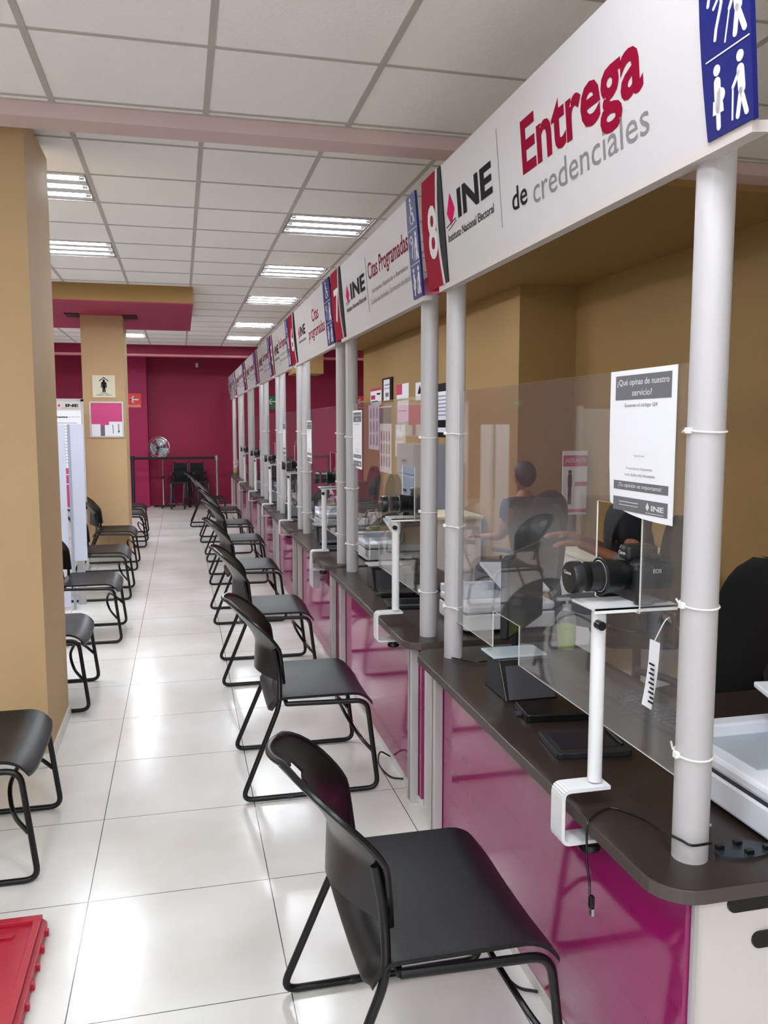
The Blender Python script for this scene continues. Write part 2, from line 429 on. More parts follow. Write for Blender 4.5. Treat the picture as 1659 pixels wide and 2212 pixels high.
# ceiling lights
def fixture(x0, x1, y0, y1, z, label, group=None):
    cx, cy = (x0 + x1) / 2, (y0 + y1) / 2
    t = thing('ceiling_light', label, 'ceiling light', (cx, cy, z), group=group)
    g = .014
    h = MB(); d = .09
    a0, a1, b0, b1 = x0 + g, x1 - g, y0 + g, y1 - g
    h.box(a0, a0 + .012, b0, b1, z, z + d); h.box(a1 - .012, a1, b0, b1, z, z + d)
    h.box(a0 + .012, a1 - .012, b0, b0 + .012, z, z + d); h.box(a0 + .012, a1 - .012, b1 - .012, b1, z, z + d)
    h.box(a0, a1, b0, b1, z + d, z + d + .01)
    h.build('housing', M_HOUSE, t)
    L = b1 - b0 - .03
    for k in range(3):
        yc = b0 + .015 + L * (k + .5) / 3
        # curved reflector trough
        def fn(u, v, yc=yc): 
            yy = (v - .5) * L / 3 * .96; return (a0 + .02 + u * (a1 - a0 - .04), yc + yy, z + .05 + .032 * (1 - (abs(yy) / (L / 6)) ** 2))
        MB().grid(fn, 1, 8).build('reflector', M_REFL, t, smooth=True)
        MB().cyl((a0 + .05, yc, z + .017), (a1 - .05, yc, z + .017), .0135, 8).build('tube', M_TUBE, t, smooth=True)
        MB().box(a0 + .02, a0 + .05, yc - .02, yc + .02, z + .002, z + .055).box(a1 - .05, a1 - .02, yc - .02, yc + .02, z + .002, z + .055).build('lamp_holder', M_PVC, t)
    for k in range(4):
        ym = b0 + .015 + L * k / 3; hw = .052
        y_0, y_1 = max(ym - hw, b0 + .013), min(ym + hw, b1 - .013)
        pm = MB(); pr_ = [(y_0, z + .004), (y_1, z + .004), (min(y_1, ym + .02), z + .04), (max(y_0, ym - .02), z + .04)]
        pm.add([(a0 + .013, p[0], p[1]) for p in pr_] + [(a1 - .013, p[0], p[1]) for p in pr_], [(0, 1, 2, 3), (7, 6, 5, 4), (0, 4, 5, 1), (1, 5, 6, 2), (2, 6, 7, 3), (3, 7, 4, 0)])
        pm.build('cover_rib', M_RIB, t)
names = {(.8, 6.08): 'square three-tube ceiling light nearest above the sign of counter seven',
         (.8, 8.02): 'second square ceiling light in the row beside the overhead signs',
         (.8, 9.95): 'third square ceiling light in the row beside the overhead signs',
         (.8, 12.53): 'fourth square ceiling light in the row, small and flat with distance',
         (.8, 14.46): 'last square ceiling light in the row, just before the magenta beam',
         (-1.1, 5.44): 'bright ceiling light at left, cut by the near tan pillar, first of two',
         (-1.1, 7.37): 'bright ceiling light at left beyond the first one, above the tan block',
         (-1.1, 14.46): 'small far ceiling light seen under the tan block beside the far pillar',
         (4.1, 14.46): 'small ceiling light glimpsed past the far end of the tan right wall'}
for f in FIX:
    lab = None
    for (x, y), n in names.items():
        if abs(f[0] - (x - .01)) < .35 and abs(f[2] - y) < .12 and f[4] > 3.1: lab = n
    fixture(*f, lab or 'square three-tube ceiling light added outside the picture to light the room', None if lab else 'ceiling lights added outside the picture')  # fixtures without a listed name are unseen, added to light the room

# ================================================================ CHAIRS
def make_chair():
    t = thing('stacking_chair', 'chair', 'chair')
    R = .0115
    HW = .305
    # seat, front waterfall, raised rear corners
    def top(u, v):
        x = -.235 + u * .47; y = (v - .5) * .575
        z = .452
        if u < .12: z -= .05 * ((.12 - u) / .12) ** 2
        if u > .78: z -= .055 * ((u - .78) / .22) ** 2
        z += .012 * (abs(v - .5) * 2) ** 3 - .010 * (1 - (2 * v - 1) ** 2)
        e = abs(2 * v - 1)
        if u > .9: x -= .012 * e ** 6 * (u - .9) * 10
        if u < .1 and e < .86: x -= .012
        return (x, y, z)
    s = MB(); nu, nv = 24, 22
    s.grid(top, nu, nv); s.grid(lambda u, v: (top(u, v)[0], top(u, v)[1], top(u, v)[2] - .012), nu, nv)
    N = (nu + 1) * (nv + 1); rim = [i for i in range(nu + 1)] + [j * (nu + 1) + nu for j in range(1, nv + 1)] + [nv * (nu + 1) + i for i in range(nu - 1, -1, -1)] + [j * (nu + 1) for j in range(nv - 1, 0, -1)]
    for a, b in zip(rim, rim[1:] + rim[:1]): s.f.append((a, b, b + N, a + N)); s.m.append(0)
    s.build('seat', M_SHELLG, t, smooth=True, world=False)
    # backrest shell, S-profile, curved forward at the sides, narrowing and rounded on top
    def bp(u, v):
        q = 2 * u - 1
        hw = .215 + .035 * math.sin(v * PI * .8)
        if v > .5: hw *= max(0.0, 1 - ((v - .5) / .504) ** 3.2) ** .5 * .98 + .02
        z = .535 + v * .30 + .037 * math.sin(v * PI / 2)
        xc = -.285 + .02 * v - .30 * max(0, v - .35) ** 1.35
        x = xc + (.095 * (1 - v) ** .7 + .02) * q * q
        z2 = z + (.03 * q * q if v < .3 else 0) * (0.3 - min(v, .3)) / .3 * -1
        return (x, q * hw, z2)
    nb, mbv = 30, 26; sh = MB(); hole = set()
    def inhole(i, j):
        u = (i + .5) / nb * 2 - 1; v = (j + .5) / mbv
        return (u / .36) ** 2 + ((v - .75) / .085) ** 2 < 1
    vid = {}
    for k, off in ((0, 0), (1, 1)):
        for j in range(mbv + 1):
            for i in range(nb + 1):
                p = Vector(bp(i / nb, j / mbv))
                if off: p += Vector((-.006, 0, -.003))
                vid[(i, j, k)] = len(sh.v); sh.v.append(tuple(p))
    ok = lambda i, j: 0 <= i < nb and 0 <= j < mbv and not inhole(i, j)
    for i in range(nb):
        for j in range(mbv):
            if not ok(i, j): continue
            for k in (0, 1): sh.f.append((vid[i, j, k], vid[i + 1, j, k], vid[i + 1, j + 1, k], vid[i, j + 1, k])); sh.m.append(0)
            for di, dj, a, b in ((-1, 0, (i, j), (i, j + 1)), (1, 0, (i + 1, j), (i + 1, j + 1)), (0, -1, (i, j), (i + 1, j)), (0, 1, (i, j + 1), (i + 1, j + 1))):
                if not ok(i + di, j + dj): sh.f.append((vid[(*a, 0)], vid[(*b, 0)], vid[(*b, 1)], vid[(*a, 1)])); sh.m.append(0)
    sh.build('backrest', M_BLACK2, t, smooth=True, world=False)
    rim = [Vector(bp(0, k / 16)) for k in range(16)] + [Vector(bp(k / 14, .985)) for k in range(15)] + [Vector(bp(1, 1 - k / 16)) for k in range(1, 17)]
    MB().tube([p + Vector((-.004, 0, 0)) for p in rim], .0085, 8).build('rolled_rim', M_BLACK2, [c for c in t.children if c.name.startswith('backrest')][0], smooth=True, world=False)
    for sgn in (-1, 1):
        y = sgn * HW
        path = bent([(-.215, sgn * .228, .665), (-.195, sgn * .238, .545), (-.20, sgn * .283, .43), (-.375, y, .0125), (.245, y, .0125), (.195, sgn * .295, .425), (-.17, sgn * .288, .432)], .05, 6)
        MB().tube(path, R, 10).build('side_frame', M_ROD, t, smooth=True, world=False)
    MB().tube([(-.17, -.288, .432), (-.17, .288, .432)], R * .9, 8).build('cross_bar', M_ROD, t, smooth=True, world=False)
    br = smooth_path([(.216, -.299, .19), (.165, -.27, .25), (.13, -.15, .30), (.125, 0, .31), (.13, .15, .30), (.165, .27, .25), (.216, .299, .19)], 5)
    MB().tube(br, R * .75, 8).build('front_brace', M_ROD, t, smooth=True, world=False)
    for sgn in (-1, 1):
        MB().sphere((-.16, sgn * HW, .012), .03, .014, .012, 10).build('glide', M_BLACK, t, smooth=True, world=False)
    return t
ch = make_chair()
right = [(.625, 2.0, 'nearest black chair with an oval grip hole in its backrest, before counter eight'),
         (.605, 3.90, 'second black stacking chair from the camera in the row along the magenta counters'),
         (.60, 5.60, 'third black stacking chair from the camera in the row along the magenta counters'),
         (.60, 7.32, 'fourth black stacking chair in the row along the magenta counters'),
         (.635, 9.10, 'fifth black stacking chair in the row along the magenta counters'),
         (.64, 10.62, 'sixth black stacking chair in the row along the magenta counters'),
         (.61, 12.38, 'seventh black stacking chair in the row along the counters'),
         (.50, 14.3, 'farthest small black chair in the row along the counters, before the wheelchair')]
left = [(-.79, 3.43, 'black chair at the left edge of the frame in front of the near tan pillar'),
        (-.80, 5.32, 'black chair whose seat shows just past the near tan pillar, first behind it'),
        (-.72, 6.9, 'black chair in the left row, second past the near tan pillar'),
        (-.74, 8.55, 'black chair in the left row, beside the lilac panels, third past the near pillar'),
        (-.76, 10.22, 'black chair in the left row standing against the far tan pillar'),
        (-.73, 12.1, 'black chair seat just beyond the far tan pillar'),
        (-.76, 13.2, 'farthest chair of the left row, beyond the far pillar, near the black barrier post')]
for i, (x, y, lab) in enumerate(right):
    if i == 0: ch.location = (x, y, 0); ch['label'] = lab; ch['group'] = 'chairs facing the counters'
    else: dup(ch, (x, y, 0), random.uniform(-.03, .03), lab, 'chairs facing the counters')
for x, y, lab in left: dup(ch, (x, y, 0), 0, lab, 'chairs in the left waiting row')

# ================================================================ COUNTERS
MODS = {8: (1.5, 3.1), 7: (3.45, 5.12), 6: (5.45, 7.05), 5: (7.38, 8.75), 4: (9.05, 10.45), 3: (10.95, 12.55), 2: (12.85, 14.6), 1: (15.0, 16.7)}
SIGNS = {8: (1.31, 1.44, 3.02, 3.25), 7: (3.345, 3.48, 5.0, 5.3), 6: (5.36, 5.6, 7.1, 7.45), 5: (7.5, 7.68, 8.85, 9.05),
         4: (9.13, 9.3, 10.6, 10.9), 3: (11.0, 11.15, 12.6, 12.9), 2: (13.0, 13.15, 14.9, 15.2), 1: (15.4, 15.55, 16.8, 17.05)}
NUMW = {8: 'eight', 7: 'seven', 6: 'six', 5: 'five', 4: 'four', 3: 'three', 2: 'two', 1: 'one'}
PX = 1.04
for n, (y0, y1) in MODS.items():
    a, b = y0 - .125, y1 + .13
    t = thing('service_counter', f'dark topped counter {NUMW[n]} with magenta front and two white sign posts', 'counter', (PX, (y0 + y1) / 2, 0), group='service counters')
    r = .09; pts = []
    for cx, cy, an in ((.905 + r, a + r, 180), (1.6, a, None), (1.6, b, None), (.905 + r, b - r, 90)):
        if an is None: pts.append((cx, cy)); continue
        for k in range(7):
            tt = math.radians(an + 90 * k / 6); pts.append((cx + r * math.cos(tt), cy + r * math.sin(tt)))
    top = MB().prism(pts, .718, .75)
    top.m = [1] * len(top.f); top.m[1] = 0; top.m[0] = 0
    top.build('countertop', [M_WENGE, M_WENGE_E], t, bevel=.003)
    box('front_panel', (.992, 1.004, a + .06, b - .03, .03, .718), M_PANEL, t)
    box('kick_strip', (.985, 1.004, a + .06, b - .03, 0, .03), M_WHITEW, t)
    ep = MB().box(1.006, 1.58, a + .055, a + .075, 0, .718); ep.build('end_panel', M_LAMW, t, bevel=.002)
    if n == 8:
        box('end_panel_edge', (1.003, 1.012, a + .045, a + .056, 0, .718), M_PVC, t)
        for z, xx in ((.675, 1.085), (.587, 1.148)):
            o = MB().rbox(xx, xx + .25, z - .018, z + .018, 0, .006, .017).build('cable_slot', M_BLACK2, t, world=False)
            o.rotation_euler = (PI / 2, 0, 0); o.location = (-PX, a + .055 - (y0 + y1) / 2, 0)
    box('far_end_panel', (1.006, 1.58, b - .075, b - .055, 0, .718), M_LAMW, t)
    for yy in (y0 + (.0 if n != 8 else .0), y1):
        if n == 8 and yy == y0: continue
        e = MB().box(.955, .99, yy - .028, yy + .028, 0, .718).build('leg_profile', M_ALU, t, bevel=.003)
        MB().box(.9535, .9555, yy - .005, yy + .005, .01, .71).build('profile_groove', M_ALUD, e, world=True)
    for yy in (y0, y1):
        MB().cyl((PX, yy, .75), (PX, yy, 2.215), .0375, 28).build('sign_post', M_PVC, t, smooth=True)
    if n == 8:
        MB().box(1.6, 2.5, a, 2.45, .72, .75).build('return_top', M_WENGE, t, bevel=.003)
        MB().box(1.62, 2.48, 2.38, 2.40, 0, .72).build('return_panel', M_LAMW, t)

def logo(par, u0, v0, u1, v1, sub=True, dark=None, w=.0012, pink=None):
    # the institute's mark: pink ballot diamond over lines, black INE, small name line
    dark = dark or M_TXTDK; pink = pink or M_PINKLOGO
    W_, H_ = u1 - u0, v1 - v0
    d = MB(); cx = u0 + W_ * .10; cy = v0 + H_ * .66; h = H_ * .34; ww = W_ * .095
    d.prism([(cx, cy - h), (cx + ww, cy - h * .15), (cx, cy + h), (cx - ww, cy - h * .15)], w - .0006, w)
    d.build('logo_mark', pink, par, world=False)
    t = MB(); add_text(t, 'INE', u0 + W_ * .27, v0 + H_ * .36, u1, v0 + H_ * .95, w, .035)
    if sub: add_text(t, 'Instituto Nacional Electoral', u0, v0, u1, v0 + H_ * .17, w, .012)
    t.stroke(cx - ww * 1.3, cy - h * .95, cx + ww * 1.1, cy - h * .75, H_ * .02, w - .0006, w + .0002)
    t.stroke(cx - ww * .8, cy - h * 1.2, cx + ww * 1.2, cy - h * .9, H_ * .015, w - .0006, w + .0002)
    t.build('logo_text', dark, par, world=False)

def person_icon(mb, x, y, h, kind, w0, w1):
    s = h
    if kind == 'cane':
        mb.disc(x, y + .90 * s, .085 * s, w0, w1); mb.stroke(x, y + .70 * s, x + .02 * s, y + .42 * s, .17 * s, w0, w1)
        mb.stroke(x, y + .40 * s, x + .12 * s, y + .04 * s, .09 * s, w0, w1); mb.stroke(x, y + .40 * s, x - .10 * s, y + .04 * s, .09 * s, w0, w1)
        mb.stroke(x - .03 * s, y + .68 * s, x - .2 * s, y + .5 * s, .06 * s, w0, w1); mb.stroke(x - .2 * s, y + .5 * s, x - .24 * s, y + .03 * s, .03 * s, w0, w1)
    elif kind == 'preg':
        mb.disc(x, y + .90 * s, .085 * s, w0, w1); mb.stroke(x, y + .72 * s, x, y + .35 * s, .16 * s, w0, w1)
        mb.disc(x + .08 * s, y + .5 * s, .11 * s, w0, w1); mb.prism([(x - .12 * s, y + .45 * s), (x + .12 * s, y + .45 * s), (x + .14 * s, y + .24 * s), (x - .14 * s, y + .24 * s)], w0, w1)
        mb.stroke(x, y + .26 * s, x, y + .03 * s, .1 * s, w0, w1)
    elif kind == 'blind':
        mb.disc(x, y + .90 * s, .085 * s, w0, w1); mb.stroke(x, y + .72 * s, x + .02 * s, y + .42 * s, .19 * s, w0, w1)
        mb.stroke(x, y + .4 * s, x + .16 * s, y + .04 * s, .1 * s, w0, w1); mb.stroke(x, y + .4 * s, x - .08 * s, y + .04 * s, .1 * s, w0, w1)
        mb.stroke(x - .05 * s, y + .66 * s, x - .2 * s, y + .46 * s, .06 * s, w0, w1); mb.stroke(x - .2 * s, y + .46 * s, x - .34 * s, y + .02 * s, .025 * s, w0, w1)
    elif kind == 'ear':
        pts = [(x + .18 * s * math.cos(t), y + .68 * s + .22 * s * math.sin(t)) for t in [math.radians(170 - k * 26) for k in range(9)]]
        pts += [(x + .02 * s, y + .3 * s), (x - .02 * s, y + .15 * s)]
        for p, q in zip(pts, pts[1:]): mb.stroke(p[0], p[1], q[0], q[1], .06 * s, w0, w1)
        mb.stroke(x + .07 * s, y + .7 * s, x - .03 * s, y + .62 * s, .05 * s, w0, w1)
    elif kind == 'wheel':
        for k in range(10):
            t0, t1 = math.radians(150 + k * 24), math.radians(174 + k * 24)
            mb.stroke(x + .2 * s * math.cos(t0), y + .28 * s + .2 * s * math.sin(t0), x + .2 * s * math.cos(t1), y + .28 * s + .2 * s * math.sin(t1), .05 * s, w0, w1)
        mb.disc(x - .05 * s, y + .92 * s, .075 * s, w0, w1); mb.stroke(x - .04 * s, y + .78 * s, x, y + .42 * s, .09 * s, w0, w1)
        mb.stroke(x, y + .42 * s, x + .2 * s, y + .42 * s, .07 * s, w0, w1); mb.stroke(x + .2 * s, y + .42 * s, x + .3 * s, y + .14 * s, .07 * s, w0, w1)
        mb.stroke(x - .02 * s, y + .62 * s, x + .18 * s, y + .6 * s, .05 * s, w0, w1)

SH = .415
TITLES = {8: None, 7: 'Citas Programadas', 6: None, 5: 'Citas Programadas', 4: 'Citas Programadas', 3: 'Citas programadas', 2: 'Citas programadas', 1: 'Citas programadas'}
SLAB = {8: 'overhead sign reading Entrega de credenciales with red number 8 and blue pictograms',
        7: 'overhead sign reading Citas Programadas with red number 7, above counter seven',
        6: 'overhead sign reading Citas programadas in two lines above counter six',
        5: 'narrow looking overhead sign above counter five, fourth from the camera',
        4: 'fifth overhead sign from the camera, above counter four', 3: 'sixth overhead sign from the camera, above counter three',
        2: 'seventh overhead sign from the camera, before the magenta wall', 1: 'farthest small overhead sign before the magenta wall'}
for n, (e0, bw, wn, e1) in SIGNS.items():
    tl = .09
    o = frame_obj('overhead_sign', SLAB[n], 'sign', (.985, e1, 2.2), (0, -1, 0), (-tl, 0, 1), 'signs above the counters')
    L = e1 - e0; un = e1 - wn; ub = e1 - bw        # number zone 0..un, white un..ub, blue ub..L
    T = .03
    bd = MB().box(un * .55, ub + .02, 0, SH, -T, 0); bd.m = [0, 1, 1, 1, 1, 1]
    bd.m = [1, 0, 1, 1, 1, 1]
    bd.build('board', [M_SIGNW, M_SIGNEDGE], o, world=False)
    MB().box(un * .5, L - .01, -.02, .0, -T - .004, .004).build('bottom_rail', M_SIGNEDGE, o, world=False)
    # hanger brackets down to the posts
    # curved number panel
    bow = un * .16
    def edge(u, s): return [(u + s * bow * math.sin(PI * k / 8) ** 1, SH * k / 8) for k in range(9)]
    numL = edge(0, -1); numR = edge(un * .80, -1)
    numR = [(p[0], p[1]) for p in numR]
    npn = MB().prism(numL + numR[::-1], -T, .006).build('number_panel', M_SIGNRED, o, world=False)
    if n != 4:
        dg = MB(); add_text(dg, str(n), un * .18, SH * .26, un * .66, SH * .74, .0072, .02); dg.build('number', M_TXTW, npn, world=False)
    MB().prism(edge(un * .80, -1) + edge(un * .86, -1)[::-1], -T, .008).build('white_stripe', M_SIGNW, o, world=False)
    cres = edge(un * .86, -1) + [(un * (1.0) + 0 * k, SH * k / 8) for k in range(8, -1, -1)]
    MB().prism(cres, -T, .004).build('black_crescent', M_SIGNBLK, o, world=False)
    # pictogram panel
    bl = MB().prism([(ub, 0)] + [(ub - .012 * math.sin(PI * k / 8), SH * k / 8) for k in range(1, 8)] + [(ub, SH), (L, SH), (L, 0)], -.002, .008)
    bp = bl.build('pictogram_panel', M_SIGNBLUE, o, world=False)
    pm = MB(); wp = L - ub; hp = SH / 3
    for k in (1, 2): pm.box(ub + .004, L - .004, hp * k - .0012, hp * k + .0012, .008, .0092)
    sx = wp / .13
    def icon(cx, row, kind, scl=.82):
        tmp = MB(); person_icon(tmp, 0, 0, hp * scl, kind, .008, .0094)
        for p_i, p in enumerate(tmp.v): tmp.v[p_i] = (cx + p[0] * .95 * min(sx, 1.6), hp * row + hp * .09 + p[1], p[2])
        nn = len(pm.v); pm.v += tmp.v; pm.f += [tuple(i + nn for i in f) for f in tmp.f]; pm.m += tmp.m
    icon(ub + wp * .27, 0, 'preg'); icon(ub + wp * .77, 0, 'cane'); icon(ub + wp * .27, 1, 'ear'); icon(ub + wp * .75, 1, 'blind'); icon(ub + wp * .48, 2, 'wheel')
    pm.build('pictograms', M_TXTW, bp, world=False)
    # writing
    wl = ub - un
    if n == 8:
        logo(o, e1 - 2.99, .135, e1 - 2.535, .30)
        a = MB(); add_text(a, 'Entrega', e1 - 2.30, .135, e1 - 1.66, .325, .0008, .027); a.build('title', M_TXTRED, o, world=False)
        a = MB(); add_text(a, 'de', e1 - 2.39, .10, e1 - 2.28, .165, .0008, .012); a.build('subtitle_word', M_TXTDK, o, world=False)
        a = MB(); add_text(a, 'credenciales', e1 - 2.24, .085, e1 - 1.645, .155, .0008, 0); a.build('subtitle', M_TXTGR, o, world=False)
        MB().box(e1 - 2.478, e1 - 2.475, .075, .365, .0, .0012).build('divider', M_TXTGR, o, world=False)
    elif n == 6:
        logo(o, un + wl * .10, .14, un + wl * .36, .27)
        a = MB(); add_text(a, 'Citas', un + wl * .60, .225, un + wl * .80, .315, .0008, .012); add_text(a, 'programadas', un + wl * .46, .09, un + wl * .94, .2, .0008, .012)
        a.build('title', M_TXTRED, o, world=False)
    else:
        logo(o, un + wl * .06, .13, un + wl * .40, .28)
        a = MB(); add_text(a, TITLES[n], un + wl * .46, .19, un + wl * .97, .30, .0008, .012); a.build('title', M_TXTRED, o, world=False)
        a = MB()
        add_text(a, 'Inscripción, Reposición o Reemplazo', un + wl * .50, .135, un + wl * .95, .165, .0008, 0)
        add_text(a, 'Cambio de domicilio, Corrección de datos', un + wl * .47, .085, un + wl * .97, .115, .0008, 0)
        a.build('subtitle', M_TXTGR, o, world=False)
        MB().box(un + wl * .43, un + wl * .433, .06, .34, .0, .0012).build('divider', M_TXTGR, o, world=False)

# ---------------------------------------------------------------- acrylic screens, ties, notices
def tie(par, y, z, tail):
    rr = .0395
    m = MB()
    m.tube([(PX + rr * math.cos(2 * PI * k / 20), y + rr * math.sin(2 * PI * k / 20), z + .004 * math.sin(2 * PI * k / 20)) for k in range(20)], .0022, 6, closed=True)
    m.box(PX - .046, PX - .036, y - .006, y + .006, z - .006, z + .006)
    if tail: m.tube([(PX - .03, y + tail * .03, z), (PX - .005, y + tail * .075, z - .004)], .0025, 6)
    m.build('cable_tie', M_TIE, par, smooth=True)
for n, (y0, y1) in MODS.items():
    ya, yb = y0 + .04, y1 - .04
    t = thing('acrylic_screen', f'clear acrylic screen tied between the posts of counter {NUMW[n]}', 'screen', (PX, (ya + yb) / 2, .9), group='acrylic screens on the counters')
    dy = y0 - 1.5
    us = [ya, 1.73 + dy, 1.945 + dy, 2.44 + dy, 2.67 + dy, yb]; vs = [.903, 1.03, 1.229, 1.478, 1.80]
    if us[-2] > us[-1] - .05: us[3], us[4] = yb - .45, yb - .22
    cp = cellplate(us, vs, {(1, 2), (3, 0)}, PX - .002, PX + .002)
    cp.v = [(p[2], p[0], p[1]) for p in cp.v]
    cp.build('sheet', [M_SCR, M_SCRE], t)
    if n >= 4:
        for z in ((1.66, 1.30, .98) if n == 8 else (1.62, 1.30, .95)):
            tie(t, y0, z, 1); tie(t, y1, z - .02, -1)
def notice(par_label, yl, yr, z0, z1, n):
    # printed sheet facing the aisle; local x runs towards the camera
    o = frame_obj('survey_notice', par_label, 'notice', (PX - .0045, yl, z0), (0, -1, 0), (0, 0, 1), 'survey notices on the screens')
    w_, h_ = yl - yr, z1 - z0
    def bend(u, v): return .0012 + .004 * math.sin(u * 5 + v * 3) ** 2 * .5
    sh = MB(); sh.grid(lambda u, v: (u * w_ + (0.012 * (1 - v) ** 3 * (1 - u)), v * h_ + (.03 * (1 - u) ** 3 * (1 - v) if v < .3 else 0), .0), 12, 12)
    sh.grid(lambda u, v: (u * w_ + (0.012 * (1 - v) ** 3 * (1 - u)), v * h_ + (.03 * (1 - u) ** 3 * (1 - v) if v < .3 else 0), .0008), 12, 12)
    sh.build('sheet', M_PAPER, o, world=False)
    b = MB().box(w_ * .09, w_ * .93, h_ * .80, h_ * .965, .0008, .0013).box(w_ * .1, w_ * .93, h_ * .185, h_ * .245, .0008, .0013).box(w_ * .1, w_ * .93, h_ * .04, h_ * .135, .0008, .0013)
    b.build('printed_bands', M_PAPERG, o, world=False)
    t = MB(); e = .0018
    add_text(t, '¿Qué opinas de nuestro', w_ * .12, h_ * .885, w_ * .90, h_ * .94, e, .01)
    add_text(t, 'servicio?', w_ * .36, h_ * .825, w_ * .66, h_ * .868, e, .01)
    add_text(t, '¡Tu opinión es importante!', w_ * .18, h_ * .197, w_ * .84, h_ * .233, e, .01)
    add_text(t, 'INE', w_ * .70, h_ * .07, w_ * .88, h_ * .105, e, .04)
    t.prism([(w_ * .645, h_ * .065), (w_ * .67, h_ * .09), (w_ * .645, h_ * .12), (w_ * .62, h_ * .09)], .0013, e)
    t.box(w_ * .2, w_ * .5, h_ * .10, h_ * .105, .0013, e).box(w_ * .2, w_ * .5, h_ * .078, h_ * .082, .0013, e).box(w_ * .62, w_ * .88, h_ * .05, h_ * .054, .0013, e)
    t.build('white_writing', M_TXTW, o, world=False)
    g = MB(); add_text(g, 'Escanea el código QR', w_ * .25, h_ * .745, w_ * .75, h_ * .775, e, .005)
    add_text(g, 'Conoce la respuesta', w_ * .30, h_ * .325, w_ * .70, h_ * .345, e, 0)
    add_text(g, 'a tus dudas más frecuentes', w_ * .28, h_ * .285, w_ * .74, h_ * .305, e, 0)
    add_text(g, 'Ingresa aquí', w_ * .42, h_ * .415, w_ * .58, h_ * .43, e, 0)
    g.build('grey_writing', M_TXTGR, o, world=False)
    return o
notice('white survey notice with grey bands taped to the nearest acrylic screen', 1.885, 1.60, 1.452, 1.80, 8)
notice('white survey notice on the screen of counter seven, beside its far post', 5.07, 4.80, 1.41, 1.76, 7)
notice('white survey notice on the screen of counter six, seen against the magenta wall', 7.0, 6.74, 1.36, 1.71, 6)
notice('narrow white survey notice on the screen of counter five', 8.70, 8.46, 1.36, 1.70, 5)

# ---------------------------------------------------------------- cameras on clamp stands
def make_stand():
    t = thing('camera_stand', 'stand', 'camera stand')     # origin: clamp on the counter edge, x=0 is world X .965
    MB().cyl((0, 0, .806), (0, 0, 1.235), .0175, 18).build('pole', M_STAND, t, smooth=True, world=False)
    cl = MB(); pts = bent([(.028, 0, .797), (-.095, 0, .797), (-.095, 0, .665), (.028, 0, .665)], .02, 5)
    # flat bar bent to a C
    for p, q in zip(pts, pts[1:]):
        d = (q - p).normalized(); nrm = Vector((-d.z, 0, d.x)) * .0045
        cl.add([(p + nrm + Vector((0, sy, 0))) for sy in (-.03, .03)] + [(q + nrm + Vector((0, sy, 0))) for sy in (-.03, .03)] +
               [(p - nrm + Vector((0, sy, 0))) for sy in (-.03, .03)] + [(q - nrm + Vector((0, sy, 0))) for sy in (-.03, .03)],
               [(0, 1, 3, 2), (4, 6, 7, 5), (0, 2, 6, 4), (1, 5, 7, 3), (0, 4, 5, 1), (2, 3, 7, 6)])
    cl.build('clamp', M_STAND, t, world=False)
    MB().cyl((-.01, 0, .635), (-.01, 0, .715), .005, 10).build('clamp_screw', M_SILVER, t, smooth=True, world=False)
    MB().lathe([(0, 0), (.026, 0), (.029, .006), (.026, .016), (0, .016)], (-.01, 0, .632)).build('clamp_knob', M_BLACK2, t, smooth=True, world=False)
    MB().box(-.03, .19, -.035, .085, 1.235, 1.242).box(-.03, .19, -.035, -.031, 1.228, 1.242).build('top_plate', M_STAND, t, world=False, bevel=.001)
    MB().cyl((-.012, -.017, 1.2), (-.012, -.04, 1.2), .011, 12).build('tilt_knob', M_BLACK2, t, smooth=True, world=False)
    return t
